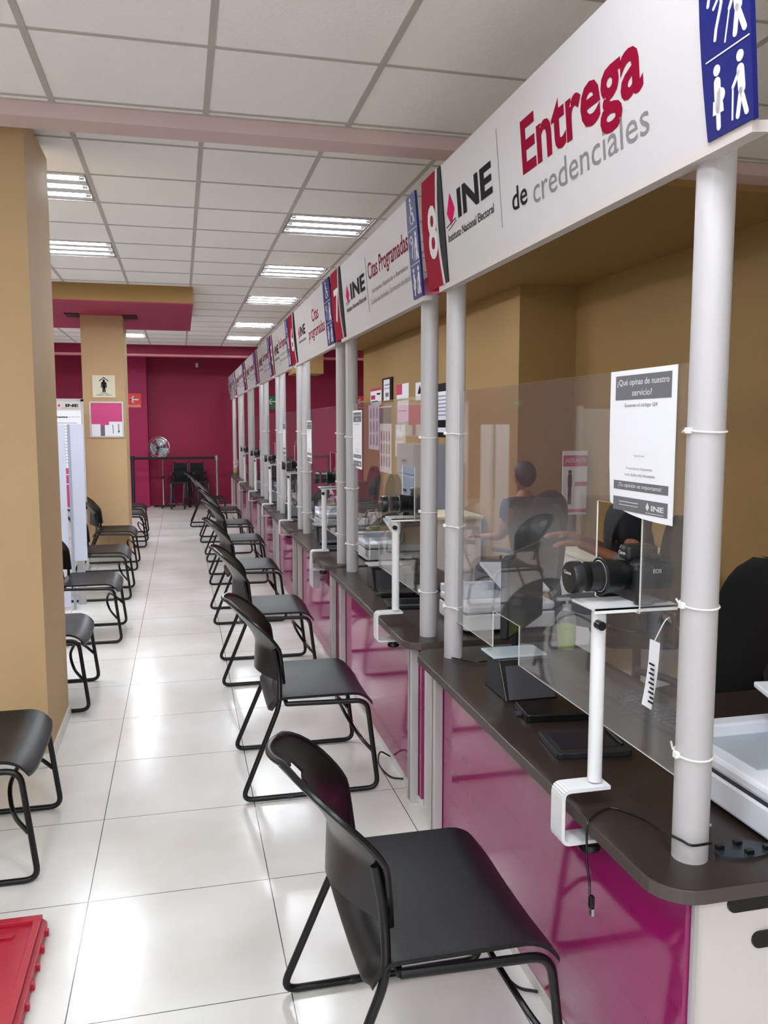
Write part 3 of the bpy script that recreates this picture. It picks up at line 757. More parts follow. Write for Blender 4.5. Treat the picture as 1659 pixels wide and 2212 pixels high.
def make_camera():
    t = thing('photo_camera', 'camera', 'camera')     # lens axis along -x, origin under the body, world x 1.105
    body = MB(); prof = [(-.045, 0), (.04, 0), (.045, .05), (.045, .09), (.035, .105), (-.035, .105), (-.045, .09)]
    body.v = []; pr = [(x, -.068, z) for x, z in prof] + [(x, .068, z) for x, z in prof]; n = len(prof)
    body.add(pr, [tuple(range(n))[::-1], tuple(range(n, 2 * n))] + [(i, (i + 1) % n, n + (i + 1) % n, n + i) for i in range(n)])
    body.build('body', M_CAM, t, world=False, bevel=.008)
    MB().prism([(-.055, -.022), (-.055, .022), (.03, .03), (.03, -.03)], .098, .136).build('viewfinder_hump', M_CAM, t, world=False, bevel=.01)
    MB().box(-.06, -.01, -.088, -.058, .0, .095).build('grip', M_CAM, t, world=False, bevel=.01)
    MB().lathe([(0, 0), (.014, 0), (.015, .012), (0, .012)], (.005, -.05, .105)).build('mode_dial', M_BLACK2, t, smooth=True, world=False)
    MB().lathe([(.0, -.125), (.03, -.125), (.036, -.13), (.044, -.185), (.047, -.19), (.047, -.194), (.044, -.196), (.04, -.19), (0, -.188)], (.08, 0, .06), 'x', 28).build('lens_hood', M_CAM2, t, smooth=True, world=False)
    ln = MB().lathe([(.036, -.045), (.039, -.06), (.039, -.10), (.037, -.105), (.036, -.13), (.037, -.15), (.0, -.15)], (0, 0, .06), 'x', 28).build('lens_barrel', M_CAM2, t, smooth=True, world=False)
    MB().lathe([(.0375, -.112), (.0395, -.113), (.0395, -.116), (.0375, -.117)], (0, 0, .06), 'x', 28).build('silver_ring', M_SILVER, ln, smooth=True, world=False)
    cap = MB().lathe([(0, -.198), (.038, -.196), (.04, -.19), (.04, -.17)], (.08 - .08, 0, .06), 'x', 24).build('lens_cap', M_CAM2, t, smooth=True, world=False)
    # maker's name on the hump and on the cap, as on the real ones
    a = MB(); add_text(a, 'Canon', -.016, .112, .016, .121, 0, .02); a.v = [(-.0553, -p[0], p[1]) for p in a.v]; a.build('name_on_hump', M_TXTW, t, world=False)
    a = MB(); add_text(a, 'Canon', -.022, .068, .016, .077, 0, .02); a.v = [(-.1985, -p[0], p[1]) for p in a.v]; a.build('name_on_cap', M_TXTW, cap, world=False)
    a = MB(); add_text(a, 'EOS', -.022, .078, .0, .088, 0, .02); a.v = [(p[0] + .0, -.0885, p[1] - .0) for p in a.v]; a.build('badge', M_TXTW, t, world=False)
    MB().tube([(.045, .05, .095), (.06, .06, .07), (.06, .05, .03)], .004, 6).build('strap', M_CLOTH, t, smooth=True, world=False)
    return t
st = make_stand(); cm = make_camera()
for i, n in enumerate([8, 7, 6, 5, 4, 3, 2]):
    yb = MODS[n][0] + .285
    ls = f'white clamp stand holding the camera at counter {NUMW[n]}'; lc = f'black digital camera on a white stand at counter {NUMW[n]}'
    if i == 0:
        st.location = (.965, yb, 0); st['label'] = ls; st['group'] = 'camera stands'
        cm.location = (1.105, yb + .05, 1.2425); cm['label'] = lc; cm['group'] = 'counter cameras'
    else:
        dup(st, (.965, yb, 0), 0, ls, 'camera stands'); dup(cm, (1.105, yb + .05, 1.2425), 0, lc, 'counter cameras')

# tags and cords hanging from cameras
def tagcard(x, y, z, tz, m, label):
    t = thing('hanging_tag', label, 'tag', (x, y, z))
    c = MB(); c.grid(lambda u, v: (x + .001 + .004 * math.sin(v * 3), y - .02 + u * .04 + (.03 * (v - 1)) * 0 + .025 * (1 - v), tz - .16 + v * .16), 2, 8)
    c.grid(lambda u, v: (x - .0002 + .004 * math.sin(v * 3), y - .02 + u * .04 + .025 * (1 - v), tz - .16 + v * .16), 2, 8)
    c.build('card', m, t)
    MB().tube(smooth_path([(x + .03, y - .01, z), (x + .01, y - .02, (z + tz) / 2 + .02), (x, y, tz)], 5), .0013, 5).build('string', M_TIE, t)
    k = MB()
    for q in range(9): k.box(x - .0022, x - .0006, y - .004, y + (.010 if q % 2 else .016), tz - .145 + q * .011, tz - .141 + q * .011)
    k.build('printed_bars', M_TXTDK, t)
tagcard(1.02, 1.63, 1.245, 1.19, M_PAPER, 'white printed tag hanging by a string from the nearest camera')
tagcard(1.02, 7.62, 1.2, 1.10, M_BROWN, 'brown tag hanging on a string at counter five')
cab = MB().tube(smooth_path([(1.12, 1.60, 1.25), (1.10, 1.56, 1.22), (1.075, 1.54, 1.12), (1.072, 1.54, 1.0), (1.072, 1.535, .90), (1.10, 1.55, .80), (1.16, 1.6, .757)], 8), .0042, 8)
cab.build('cord', M_TIE, cm, smooth=True)
cab = MB().tube(smooth_path([(1.06, 1.455, .80), (1.015, 1.455, .80), (1.0, 1.47, .805), (.998, 1.5, .80), (1.01, 1.545, .785), (1.03, 1.60, .762), (1.03, 1.66, .757), (.99, 1.73, .757), (.94, 1.72, .757), (.90, 1.69, .75), (.893, 1.68, .71), (.893, 1.675, .66), (.892, 1.66, .62), (.885, 1.645, .60)], 6), .0028, 8)
o = cab.build('usb_cable', M_BLACK2, smooth=True); tag(o, 'black cable looped round the nearest post and hanging off the counter edge', 'cable')
MB().box(.880, .891, 1.630, 1.643, .575, .603).build('plug_grip', M_BLACK2, o, world=True, bevel=.002)
MB().box(.882, .889, 1.628, 1.640, .558, .575).build('plug_tip', M_CHROME, o, world=True)

# ---------------------------------------------------------------- things on the counters
def make_wedge():
    t = thing('fingerprint_reader', 'x', 'scanner')
    pts = [(-.10, 0), (.10, 0), (.08, .11), (-.03, .12)]
    b = MB(); v = [(-.095, x, z) for x, z in pts] + [(.095, x, z) for x, z in pts]
    b.add(v, [(0, 1, 2, 3), (7, 6, 5, 4), (0, 4, 5, 1), (1, 5, 6, 2), (2, 6, 7, 3), (3, 7, 4, 0)])
    b.build('body', M_BLACK2, t, world=False, bevel=.004)
    MB().box(-.10, .10, .005, .13, .118, .126).build('glass_top', mat('reader_glass', rgb(190, 205, 215), .06), t, world=False, bevel=.002)
    MB().add([(-.085, -.101, .006), (.085, -.101, .006), (.075, -.04, .105), (-.075, -.04, .105)], [(0, 1, 2, 3)]).build('front_face', M_DARKGREY, t, world=False)
    return t
wd = make_wedge()
def make_pad():
    t = thing('signature_pad', 'x', 'signature pad')
    MB().rbox(-.11, .11, -.09, .09, 0, .018, .012).build('body', M_BLACK, t, world=False, bevel=.003)
    MB().box(-.09, .075, -.06, .065, .018, .0195).build('screen', M_LCD, t, world=False)
    MB().cyl((.09, -.06, .023), (.09, .06, .023), .004, 8).build('pen', M_BLACK2, t, smooth=True, world=False)
    return t
pdd = make_pad()
def make_folder():
    t = thing('card_reader', 'x', 'card reader')
    MB().rbox(-.115, .115, -.07, .07, 0, .026, .01).build('body', M_BLACK2, t, world=False, bevel=.004)
    MB().box(-.13, -.115, -.012, .012, .004, .012).build('card_slot', M_DARKGREY, t, world=False)
    return t
fd = make_folder()
def make_printer():
    t = thing('document_scanner', 'x', 'scanner')
    MB().rbox(-.02, .42, -.20, .20, .012, .085, .03).build('base', M_PRN, t, world=False, bevel=.008)
    MB().rbox(-.018, .42, -.198, .198, .091, .125, .035).build('middle_tray', M_PRN, t, world=False, bevel=.01)
    MB().box(-.016, .41, -.19, .19, .084, .092).build('gap_line', M_DARKGREY, t, world=False)
    MB().box(.03, .38, -.05, .185, .1245, .128).build('recess_plate', M_PRNG, t, world=False)
    MB().box(-.01, .40, .15, .198, .12, .16).build('rear_ridge', M_PRN, t, world=False, bevel=.006)
    MB().add([(.18, -.12, .175), (.42, -.12, .155), (.42, .17, .235), (.18, .17, .245), (.18, -.12, .19), (.42, -.12, .17), (.42, .17, .25), (.18, .17, .26)],
             [(0, 1, 2, 3), (4, 7, 6, 5), (0, 4, 5, 1), (1, 5, 6, 2), (2, 6, 7, 3), (3, 7, 4, 0)]).build('paper_chute', M_PRN, t, world=False, bevel=.004)
    MB().box(.25, .38, .1, .18, .12, .2).build('chute_support', M_DARKGREY, t, world=False)
    for x in (.02, .38):
        for y in (-.16, .16): MB().cyl((x, y, 0), (x, y, .013), .012, 10).build('foot', M_BLACK, t, smooth=True, world=False)
    return t
pr_ = make_printer()
def make_monitor():
    t = thing('computer_monitor', 'x', 'monitor')
    MB().box(-.012, .02, -.24, .24, .12, .44).build('back_shell', M_BLACK, t, world=False, bevel=.012)
    MB().box(.02, .022, -.225, .225, .135, .425).build('screen', M_LCD, t, world=False)
    MB().box(-.03, -.008, -.03, .03, .02, .25).build('neck', M_BLACK, t, world=False, bevel=.004)
    MB().rbox(-.10, .09, -.11, .11, 0, .015, .04).build('foot', M_BLACK, t, world=False)
    return t
mo = make_monitor()
def make_keyboard():
    t = thing('keyboard', 'x', 'keyboard')
    MB().rbox(-.07, .07, -.21, .21, 0, .014, .01).build('case', M_BLACK, t, world=False, bevel=.003)
    k = MB()
    for i in range(5):
        for j in range(15): k.box(-.058 + i * .023, -.04 + i * .023, -.197 + j * .0265, -.176 + j * .0265, .014, .019)
    k.build('keys', M_DARKGREY, t, world=False)
    return t
kb = make_keyboard()
def make_bottle():
    t = thing('sanitizer_bottle', 'x', 'bottle')
    MB().lathe([(0, .003), (.034, .003), (.036, .01), (.036, .10), (0, .10)], (0, 0, 0)).build('gel', M_GEL, t, smooth=True, world=False)
    MB().lathe([(0, 0), (.036, 0), (.039, .006), (.039, .125), (.034, .145), (.018, .158), (.014, .165), (.014, .175)]).build('clear_body', M_CLEARP, t, smooth=True, world=False)
    MB().lathe([(.0, .163), (.018, .163), (.018, .185), (.006, .187), (.006, .205), (0, .205)]).build('pump_collar', M_PVC, t, smooth=True, world=False)
    MB().box(-.045, .015, -.009, .009, .203, .215).build('pump_nozzle', M_PVC, t, world=False, bevel=.003)
    return t
bt = make_bottle()
def office_chair():
    t = thing('office_chair', 'x', 'office chair')     # faces -x
    def bk(u, v):
        q = 2 * u - 1; hw = .235 * (1 - .35 * max(0, v - .45) ** 1.6 * 1.9) * math.sqrt(max(.0, 1 - max(0, (v - .7) / .302) ** 2.5)) + .004
        return hw * q, .60 + v * .56, .20 + .06 * v - .06 * q * q
    s = MB()
    s.grid(lambda u, v: (bk(u, v)[2], bk(u, v)[0], bk(u, v)[1]), 14, 18)
    s.grid(lambda u, v: (bk(u, v)[2] + .05 * (1 - (2 * u - 1) ** 4) * (1 - (2 * v - 1) ** 4) + .006, bk(u, v)[0], bk(u, v)[1]), 14, 18)
    N = 15 * 19; rim = [i for i in range(15)] + [j * 15 + 14 for j in range(1, 19)] + [18 * 15 + i for i in range(13, -1, -1)] + [j * 15 for j in range(17, 0, -1)]
    for a, b in zip(rim, rim[1:] + rim[:1]): s.f.append((a, b, b + N, a + N)); s.m.append(0)
    s.build('backrest', M_FABRIC, t, smooth=True, world=False)
    MB().rbox(-.25, .22, -.24, .24, .44, .52, .09, seg=6).build('seat', M_FABRIC, t, world=False, bevel=.02)
    MB().tube(smooth_path([(.05, 0, .42), (.25, 0, .42), (.29, 0, .55), (.25, 0, .75)], 5), .018, 8).build('spine', M_BLACK, t, smooth=True, world=False)
    MB().cyl((0, 0, .10), (0, 0, .43), .025, 14).build('gas_lift', M_BLACK, t, smooth=True, world=False)
    for sg in (-1, 1):
        MB().tube(smooth_path([(.12, sg * .24, .47), (.12, sg * .3, .5), (.1, sg * .3, .66), (-.12, sg * .3, .67)], 5), .016, 8).build('armrest', M_BLACK, t, smooth=True, world=False)
    for k in range(5):
        a = 2 * PI * k / 5
        MB().tube([(0, 0, .11), (.29 * math.cos(a), .29 * math.sin(a), .075)], [.026, .016], 8).build('base_arm', M_BLACK, t, smooth=True, world=False)
        MB().lathe([(0, -.02), (.028, -.02), (.028, .02), (0, .02)], (.29 * math.cos(a), .29 * math.sin(a), .028), 'y', 12).build('caster', M_BLACK2, t, smooth=True, world=False)
    return t
oc = office_chair()
first = True
for n in [8, 7, 6, 5, 4, 3]:
    y0 = MODS[n][0]; c = NUMW[n]
    items = [(wd, (1.13, y0 + 1.13, .75), 0, f'black angled fingerprint reader with pale glass top on counter {c}', 'fingerprint readers'),
             (fd, (1.145, y0 + .885, .75), -.12, f'flat black card reader behind the signature pad on counter {c}', 'card readers'),
             (pdd, (1.11, y0 + .62, .75), -.1, f'black signature pad lying near the camera stand on counter {c}', 'signature pads'),
             (pr_, (1.25, y0 + .15, .75) if n == 8 else (1.22, y0 + .17, .75), 0, f'white document scanner on counter {c}', 'document scanners'),
             (mo, (1.42 if n != 8 else 1.30, y0 + (1.50 if n != 8 else 1.53), .75), -.7, f'black computer monitor turned to the clerk at counter {c}', 'clerk monitors'),
             (bt, (1.53, y0 + (1.6 if n == 8 else 1.15), .75), 0, f'pump bottle of green hand gel at the staff side of counter {c}', 'hand gel bottles'),
             (kb, (1.46, y0 + .80, .75), .05, f'black keyboard on the staff side of counter {c}', 'clerk keyboards'),
             (oc, ({7: 2.12, 5: 1.95}.get(n, 2.12), y0 + (1.55 if n == 7 else 1.1), 0) if n != 8 else (2.12, 2.98, 0), (0 if n != 8 else -1.25), f'black office chair behind counter {c}', 'clerk office chairs')]
    if n == 6: items.pop()
    for o, loc, rz, lab, grp in items:
        if first: o.location = loc; o.rotation_euler = (0, 0, rz); o['label'] = lab; o['group'] = grp
        else: dup(o, loc, rz, lab, grp)
    first = False
dup(oc, (3.12, 4.22, 0), 2.2, 'second black office chair against the tan wall, right of the near post', 'clerk office chairs')

# flat dark holder lying near the front of counter eight
t = thing('cable_holder', 'dark oval cable holder lying on counter eight beside the near post', 'holder', (1.17, 1.49, .75))
hd = MB(); hd.prism([(1.165 + .07 * math.cos(2 * PI * k / 20), 1.49 + .035 * math.sin(2 * PI * k / 20)) for k in range(20)], .75, .756); hd.build('plate', mat('dark_teal_plastic', rgb(40, 46, 50), .3), t)
for dx, dy in ((0, .02), (0, -.02), (.05, -.012), (-.05, .012)): MB().box(1.165 + dx - .008, 1.165 + dx + .008, 1.49 + dy - .006, 1.49 + dy + .006, .756, .765).build('clip', M_BLACK2, t)
# cable at the back of counter eight and loop on the floor
o = MB().tube(smooth_path([(1.02, 3.06, .757), (1.1, 2.98, .757), (1.2, 3.0, .757), (1.14, 2.86, .757), (1.08, 2.76, .757), (1.05, 2.66, .757)], 6), .003, 6).build('reader_cable', M_BLACK2, smooth=True)
tag(o, 'thin dark cable curling beside the reader on counter eight', 'cable')
for yy, lab, sc_ in ((3.80, 'black cable loop on the floor by the foot of counter seven', 1), (5.2, 'tangled black cable on the floor at the foot of the far post of counter seven', .8), (2.28, 'black cable on the floor behind the nearest chair', 1.1)):
    o = MB().tube(smooth_path([(.99, yy + .12 * sc_, .012), (.93, yy + .1 * sc_, .05), (.90, yy, .03), (.93, yy - .1 * sc_, .008), (.985, yy - .14 * sc_, .008)], 7), .0045, 6).build('floor_cable', M_BLACK2, smooth=True)
    tag(o, lab, 'cable', 'cables on the floor')
# small box hung on the counter front, glass of counter six
t = thing('paper_box', 'small open white box fixed to the front edge between counters six and seven', 'box', (.93, 5.95, .55))
MB().box(.905, .955, 5.88, 5.885, .50, .68).box(.905, .91, 5.885, 6.06, .50, .68).box(.905, .955, 6.06, 6.065, .50, .68).box(.91, .955, 5.885, 6.06, .50, .505).box(.951, .955, 5.885, 6.06, .505, .68).build('shell', M_PVC, t)
# slender jar-like bottle at counter one
o = dup(bt, (1.02, 16.45, .75), 0, 'small pump bottle on the farthest counter end', 'hand gel bottles')

# ================================================================ WALL ITEMS (tan right wall, X = 3.05)
XW = 3.0485
def wallsheet(name, label, ya, yb, z0, z1, m, cat='poster'):
    # ya far edge (local u = 0), yb near edge
    o = frame_obj(name, label, cat, (XW, ya, z0), (0, -1, 0), (0, 0, 1), 'papers on the tan wall')
    MB().box(0, ya - yb, 0, z1 - z0, -.001, .001).build('sheet', m, o, world=False)
    return o, ya - yb, z1 - z0
o, w_, h_ = wallsheet('wall_poster', 'small white and pink information sheet left of the framed certificate', 13.45, 12.7, 1.99, 2.26, M_PAPER)
MB().box(0, w_, h_ * .85, h_, .001, .002).box(w_ * .05, w_ * .45, h_ * .35, h_ * .6, .001, .002).build('pink_print', M_PAPERM, o, world=False)
MB().box(w_ * .6, w_ * .9, h_ * .6, h_ * .7, .001, .002).box(w_ * .1, w_ * .7, h_ * .2, h_ * .26, .001, .002).build('dark_print', M_TXTDK, o, world=False)
o = frame_obj('picture_frame', 'black framed certificate hanging high on the tan wall', 'picture frame', (XW, 12.55, 2.02), (0, -1, 0), (0, 0, 1))
fr = MB(); w_, h_ = .6, .36
fr.box(0, w_, 0, .02, 0, .02).box(0, w_, h_ - .02, h_, 0, .02).box(0, .03, .02, h_ - .02, 0, .02).box(w_ - .14, w_, .02, h_ - .02, 0, .02)
fr.build('frame', M_BLACK2, o, world=False); MB().box(.03, w_ - .14, .02, h_ - .02, 0, .008).build('certificate', M_PAPER, o, world=False)
MB().box(.1, .4, .25, .265, .008, .009).box(.08, .42, .2, .21, .008, .009).box(.15, .35, .08, .14, .008, .009).build('certificate_print', M_TXTGR, o, world=False)
o, w_, h_ = wallsheet('wall_poster', 'pink and white notice right of the framed certificate', 11.75, 11.1, 2.04, 2.25, M_PAPER)
MB().box(0, w_ * .48, h_ * .3, h_, .001, .002).build('pink_block', M_PAPERM, o, world=False)
o, w_, h_ = wallsheet('wall_poster', 'tall poster of rows of purple hand figures, leftmost on the tan wall', 13.6, 12.85, 1.28, 2.0, M_PAPER)
pg = MB()
for r in range(3):
    for c in range(3):
        x = w_ * (.2 + .3 * c); y = h_ * (.12 + .3 * r)
        pg.stroke(x - .03, y, x, y + h_ * .2, .05, .001, .0022); pg.stroke(x + .05, y, x + .03, y + h_ * .18, .04, .001, .0022)
pg.build('figures', M_PAPERL, o, world=False)
o, w_, h_ = wallsheet('wall_poster', 'long grey and pink poster with rows of small figures, reaching lowest on the wall', 12.8, 12.05, .95, 1.96, M_PAPER)
MB().box(0, w_, h_ * .74, h_ * .98, .001, .0018).build('grey_header', M_PAPERG, o, world=False)
pg = MB()
for r in range(3):
    for c in range(4): x = w_ * (.15 + .22 * c); y = h_ * (.12 + .19 * r); pg.stroke(x, y, x + .01, y + h_ * .1, .07, .001, .0022)
pg.build('figures', mat('print_dusty', rgb(150, 96, 110), .7), o, world=False)
o, w_, h_ = wallsheet('wall_poster', 'blank looking cream sheet under the pink notice', 11.7, 11.1, 1.72, 2.02, M_PAPER)
MB().box(w_ * .1, w_ * .8, h_ * .5, h_ * .53, .001, .0018).build('faint_line', M_TXTGR, o, world=False)
o, w_, h_ = wallsheet('wall_poster', 'lower cream sheet with white patches under the blank sheet', 11.82, 11.25, 1.22, 1.68, M_PAPERY)
MB().box(w_ * .1, w_ * .7, h_ * .6, h_ * .85, .001, .002).box(w_ * .05, w_ * .75, h_ * .08, h_ * .5, .001, .002).build('white_patch', M_PAPER, o, world=False)
o, w_, h_ = wallsheet('wall_poster', 'small white notice with a black triangle mark near the counter posts', 10.75, 10.35, 2.0, 2.23, M_PAPER)
MB().prism([(w_ * .25, h_ * .35), (w_ * .75, h_ * .35), (w_ * .5, h_ * .85)], .001, .002).build('triangle', M_TXTDK, o, world=False)
o, w_, h_ = wallsheet('wall_poster', 'tall sheet with black header and lilac lines seen between two posts', 9.95, 9.3, 1.53, 2.17, M_PAPER)
MB().box(0, w_, h_ * .85, h_, .001, .002).box(0, w_, h_ * .18, h_ * .32, .001, .002).box(0, w_, 0, h_ * .09, .001, .002).build('black_bands', M_SIGNBLK, o, world=False)
pg = MB()
for k in range(6): pg.box(w_ * .05, w_ * .9, h_ * (.40 + .07 * k), h_ * (.425 + .07 * k), .001, .002)
pg.build('lilac_lines', M_PAPERL, o, world=False)
# steel cabinet under it
t = thing('filing_cabinet', 'grey blue steel filing cabinet against the tan wall behind the counters', 'cabinet', (2.82, 9.6, 0))
MB().box(2.6, 3.04, 9.2, 10.0, 0, 1.45).build('body', M_STEELBLUE, t, bevel=.005)
for k in range(4):
    d = MB().box(2.592, 2.6, 9.22, 9.98, .05 + k * .35, .37 + k * .35).build('drawer', M_STEELBLUE, t, bevel=.003)
    MB().box(2.58, 2.592, 9.5, 9.7, .2 + k * .35, .22 + k * .35).build('handle', M_CHROME, d)

# ---------------------------------------------------------------- people behind the counters
def skin_body(name, bones, radii, m, parent, sub=2):
    # bones: list of (x,y,z); edges list of pairs
    verts, edges = bones
    me = bpy.data.meshes.new(name); me.from_pydata(verts, edges, []); o = bpy.data.objects.new(name, me); COL.objects.link(o); o.parent = parent
    md = o.modifiers.new('skin', 'SKIN'); md.use_smooth_shade = True
    sl = me.skin_vertices
    if not sl:
        bpy.context.view_layer.objects.active = o
        bm = bmesh.new(); bm.from_mesh(me); bm.verts.layers.skin.verify(); bm.to_mesh(me); bm.free(); sl = me.skin_vertices
    for i, r in enumerate(radii):
        rr = r if isinstance(r, tuple) else (r, r)
        sl[0].data[i].radius = rr; sl[0].data[i].use_root = (i == 0)
    s = o.modifiers.new('sub', 'SUBSURF'); s.levels = sub; s.render_levels = sub
    dg = bpy.context.evaluated_depsgraph_get(); dg.update()
    nm = bpy.data.meshes.new_from_object(o.evaluated_get(dg)); o.modifiers.clear(); old = o.data; o.data = nm; bpy.data.meshes.remove(old)
    nm.materials.clear(); nm.materials.append(m)
    for p in nm.polygons: p.use_smooth = True; p.material_index = 0
    return o
def person(label, loc, rz, lift=0.0):
    t = thing('person', label, 'person', loc, (0, 0, rz))    # sits facing local -x, seat at .47
    V = [(0, 0, .56), (0, 0, .72), (-.02, 0, .90), (-.03, 0, 1.08), (-.035, 0, 1.17), (-.05, 0, 1.23),      # 0-5 spine, neck
         (-.02, .1, .55), (-.42, .12, .55), (-.40, .12, .10), (-.50, .12, .05),                              # 6-9 leg
         (-.02, -.1, .55), (-.42, -.12, .55), (-.40, -.12, .10), (-.50, -.12, .05),                          # 10-13
         (-.03, .17, 1.09), (-.06, .23, .85), (-.28, .20, .82 + lift), (-.35, .19, .82 + lift * 1.2),                            # 14-17 arm
         (-.03, -.17, 1.09), (-.06, -.23, .85), (-.28, -.20, .82 + lift), (-.35, -.19, .82 + lift * 1.2)]
    E = [(0, 1), (1, 2), (2, 3), (3, 4), (4, 5), (0, 6), (6, 7), (7, 8), (8, 9), (0, 10), (10, 11), (11, 12), (12, 13), (3, 14), (14, 15), (15, 16), (16, 17), (3, 18), (18, 19), (19, 20), (20, 21)]
    Rd = [(.14, .11), (.125, .1), (.14, .1), (.11, .09), (.055, .055), (.052, .052), .085, .06, .042, .04, .085, .06, .042, .04, .062, .045, .03, .024, .062, .045, .03, .024]
    body = skin_body('body', (V, E), Rd, M_SKIN, t)
    # head with face
    h = MB(); h.sphere((-.06, 0, 1.335), .082, .074, .108, 20)
    for i, p in enumerate(h.v):
        x, y, z = p; dz = (z - 1.335) / .108
        if dz < -.2: x = -.06 + (x + .06) * (1 + .1 * dz); y *= (1 + .28 * (dz + .2))
        if x < -.11 and abs(y) < .02 and -.35 < dz < .1: x -= .014
        h.v[i] = (x, y, z)
    h.sphere((-.055, .076, 1.33), .016, .01, .028, 8); h.sphere((-.055, -.076, 1.33), .016, .01, .028, 8)
    hd = h.build('head', M_SKIN, t, smooth=True, world=False)
    MB().sphere((-.133, .028, 1.345), .008, .012, .007, 8).sphere((-.133, -.028, 1.345), .008, .012, .007, 8).build('eyes', M_TXTW, hd, smooth=True, world=False)
    MB().sphere((-.132, 0, 1.28), .006, .022, .006, 8).build('mouth', mat('lips', rgb(130, 62, 54), .5), hd, smooth=True, world=False)
    hr = MB(); hr.sphere((-.038, 0, 1.352), .102, .092, .112, 22)
    hr.v = [(x if z > 1.385 else max(x, -.07 + max(0, 1.36 - z) * .6), y * (1.03 if z < 1.36 else 1), z if z > 1.25 else 1.25 + (z - 1.25) * .3) for x, y, z in hr.v]
    hr.build('hair', M_HAIR, t, smooth=True, world=False)
    # shirt with short sleeves, trousers: slightly larger shells
    Vs = [V[0], V[1], V[2], V[3], V[4], V[14], (-.05, .215, .95), V[18], (-.05, -.215, .95)]
    skin_body('shirt', (Vs, [(0, 1), (1, 2), (2, 3), (3, 4), (3, 5), (5, 6), (3, 7), (7, 8)]), [(.165, .13), (.15, .122), (.168, .125), (.14, .112), (.068, .068), .092, .07, .092, .07], M_CLOTH, t)
    Vt = [V[0], V[6], V[7], V[8], V[10], V[11], V[12]]
    skin_body('trousers', (Vt, [(0, 1), (1, 2), (2, 3), (0, 4), (4, 5), (5, 6)]), [(.165, .13), .1, .075, .058, .1, .075, .058], M_JEAN, t)
    MB().sphere((-.45, .12, .045), .13, .05, .045, 12).sphere((-.45, -.12, .045), .13, .05, .045, 12).build('shoes', M_BLACK2, t, smooth=True, world=False)
    # hands: palm, four fingers and a thumb each
    for sg in (1, -1):
        y = sg * .19
        Hn = [(-.33, y, .82), (-.385, y, .815), (-.41, y - .03, .815), (-.41, y - .01, .815), (-.41, y + .01, .815), (-.41, y + .03, .815),
              (-.45, y - .034, .808), (-.457, y - .012, .81), (-.455, y + .01, .81), (-.445, y + .032, .808),
              (-.472, y - .035, .79), (-.482, y - .012, .79), (-.478, y + .01, .79), (-.465, y + .034, .79),
              (-.375, y - sg * .035, .81), (-.405, y - sg * .055, .80)]
        Hn = [(p[0], p[1], p[2] + lift * 1.25) for p in Hn]
        En = [(0, 1), (1, 2), (1, 3), (1, 4), (1, 5), (2, 6), (3, 7), (4, 8), (5, 9), (6, 10), (7, 11), (8, 12), (9, 13), (1, 14), (14, 15)]
        skin_body('hand', (Hn, En), [.024, (.03, .014), .011, .011, .011, .011, .009, .0095, .009, .0085, .0075, .008, .0075, .007, .011, .009], M_SKIN, t)
    return t
person('person in a black short-sleeved shirt seated behind counter eight, seen through the screen opening', (2.50, 4.25, .06), -.3, .12)
dup(oc, (2.54, 4.24, 0), -.3, 'black office chair under the person in the black shirt', 'clerk office chairs')
person('person with dark hair seated farther back behind counter seven', (2.76, 6.35, -.08), -1.2)
dup(oc, (2.77, 6.30, 0), -1.2, 'black office chair under the person with dark hair', 'clerk office chairs')

# white desks and poster behind the glass
for x0, x1, y0, y1, lab in ((2.75, 3.5, 5.1, 5.8, 'white topped staff desk by the tan wall behind counter seven'), (2.3, 3.0, 8.0, 8.7, 'white topped staff desk by the tan wall behind counter five')):
    t = thing('office_desk', lab, 'desk', ((x0 + x1) / 2, (y0 + y1) / 2, 0))
    MB().box(x0, x1, y0, y1, .72, .75).build('desktop', M_PAPERY, t, bevel=.003)
    MB().box(x0 + .02, x1 - .02, y0 + .03, y0 + .05, .2, .72).build('modesty_panel', M_LAMW, t)
    for x in (x0 + .01, x1 - .05):
        MB().box(x, x + .04, y0 + .05, y1 - .05, 0, .72).build('side_panel', M_LAMW, t)
o = frame_obj('standing_poster', 'red and white poster reading ADELANTE with a small standing figure', 'poster', (3.36, 6.95, .86), (1, 0, 0), (0, 0, 1))
MB().box(0, .24, 0, .58, -.012, 0).build('board', M_PAPER, o, world=False)
MB().box(0, .24, .44, .54, 0, .001).box(0, .24, .02, .05, 0, .001).box(.12, .24, .26, .30, 0, .001).build('red_bands', M_PAPERM, o, world=False)
a = MB(); add_text(a, '¡ADELANTE!', .02, .465, .23, .515, .0015, .02); a.build('writing', M_TXTW, o, world=False)
a = MB(); a.disc(.07, .39, .018, 0, .0012); a.stroke(.07, .355, .07, .26, .04, 0, .0012); a.stroke(.062, .25, .06, .10, .016, 0, .0012); a.stroke(.078, .25, .08, .10, .016, 0, .0012); a.build('figure', M_TXTDK, o, world=False)
MB().box(.09, .15, -.86, 0, -.02, -.012).box(.0, .24, -.86, -.845, -.12, .08).build('stand', M_BLACK, o, world=False)

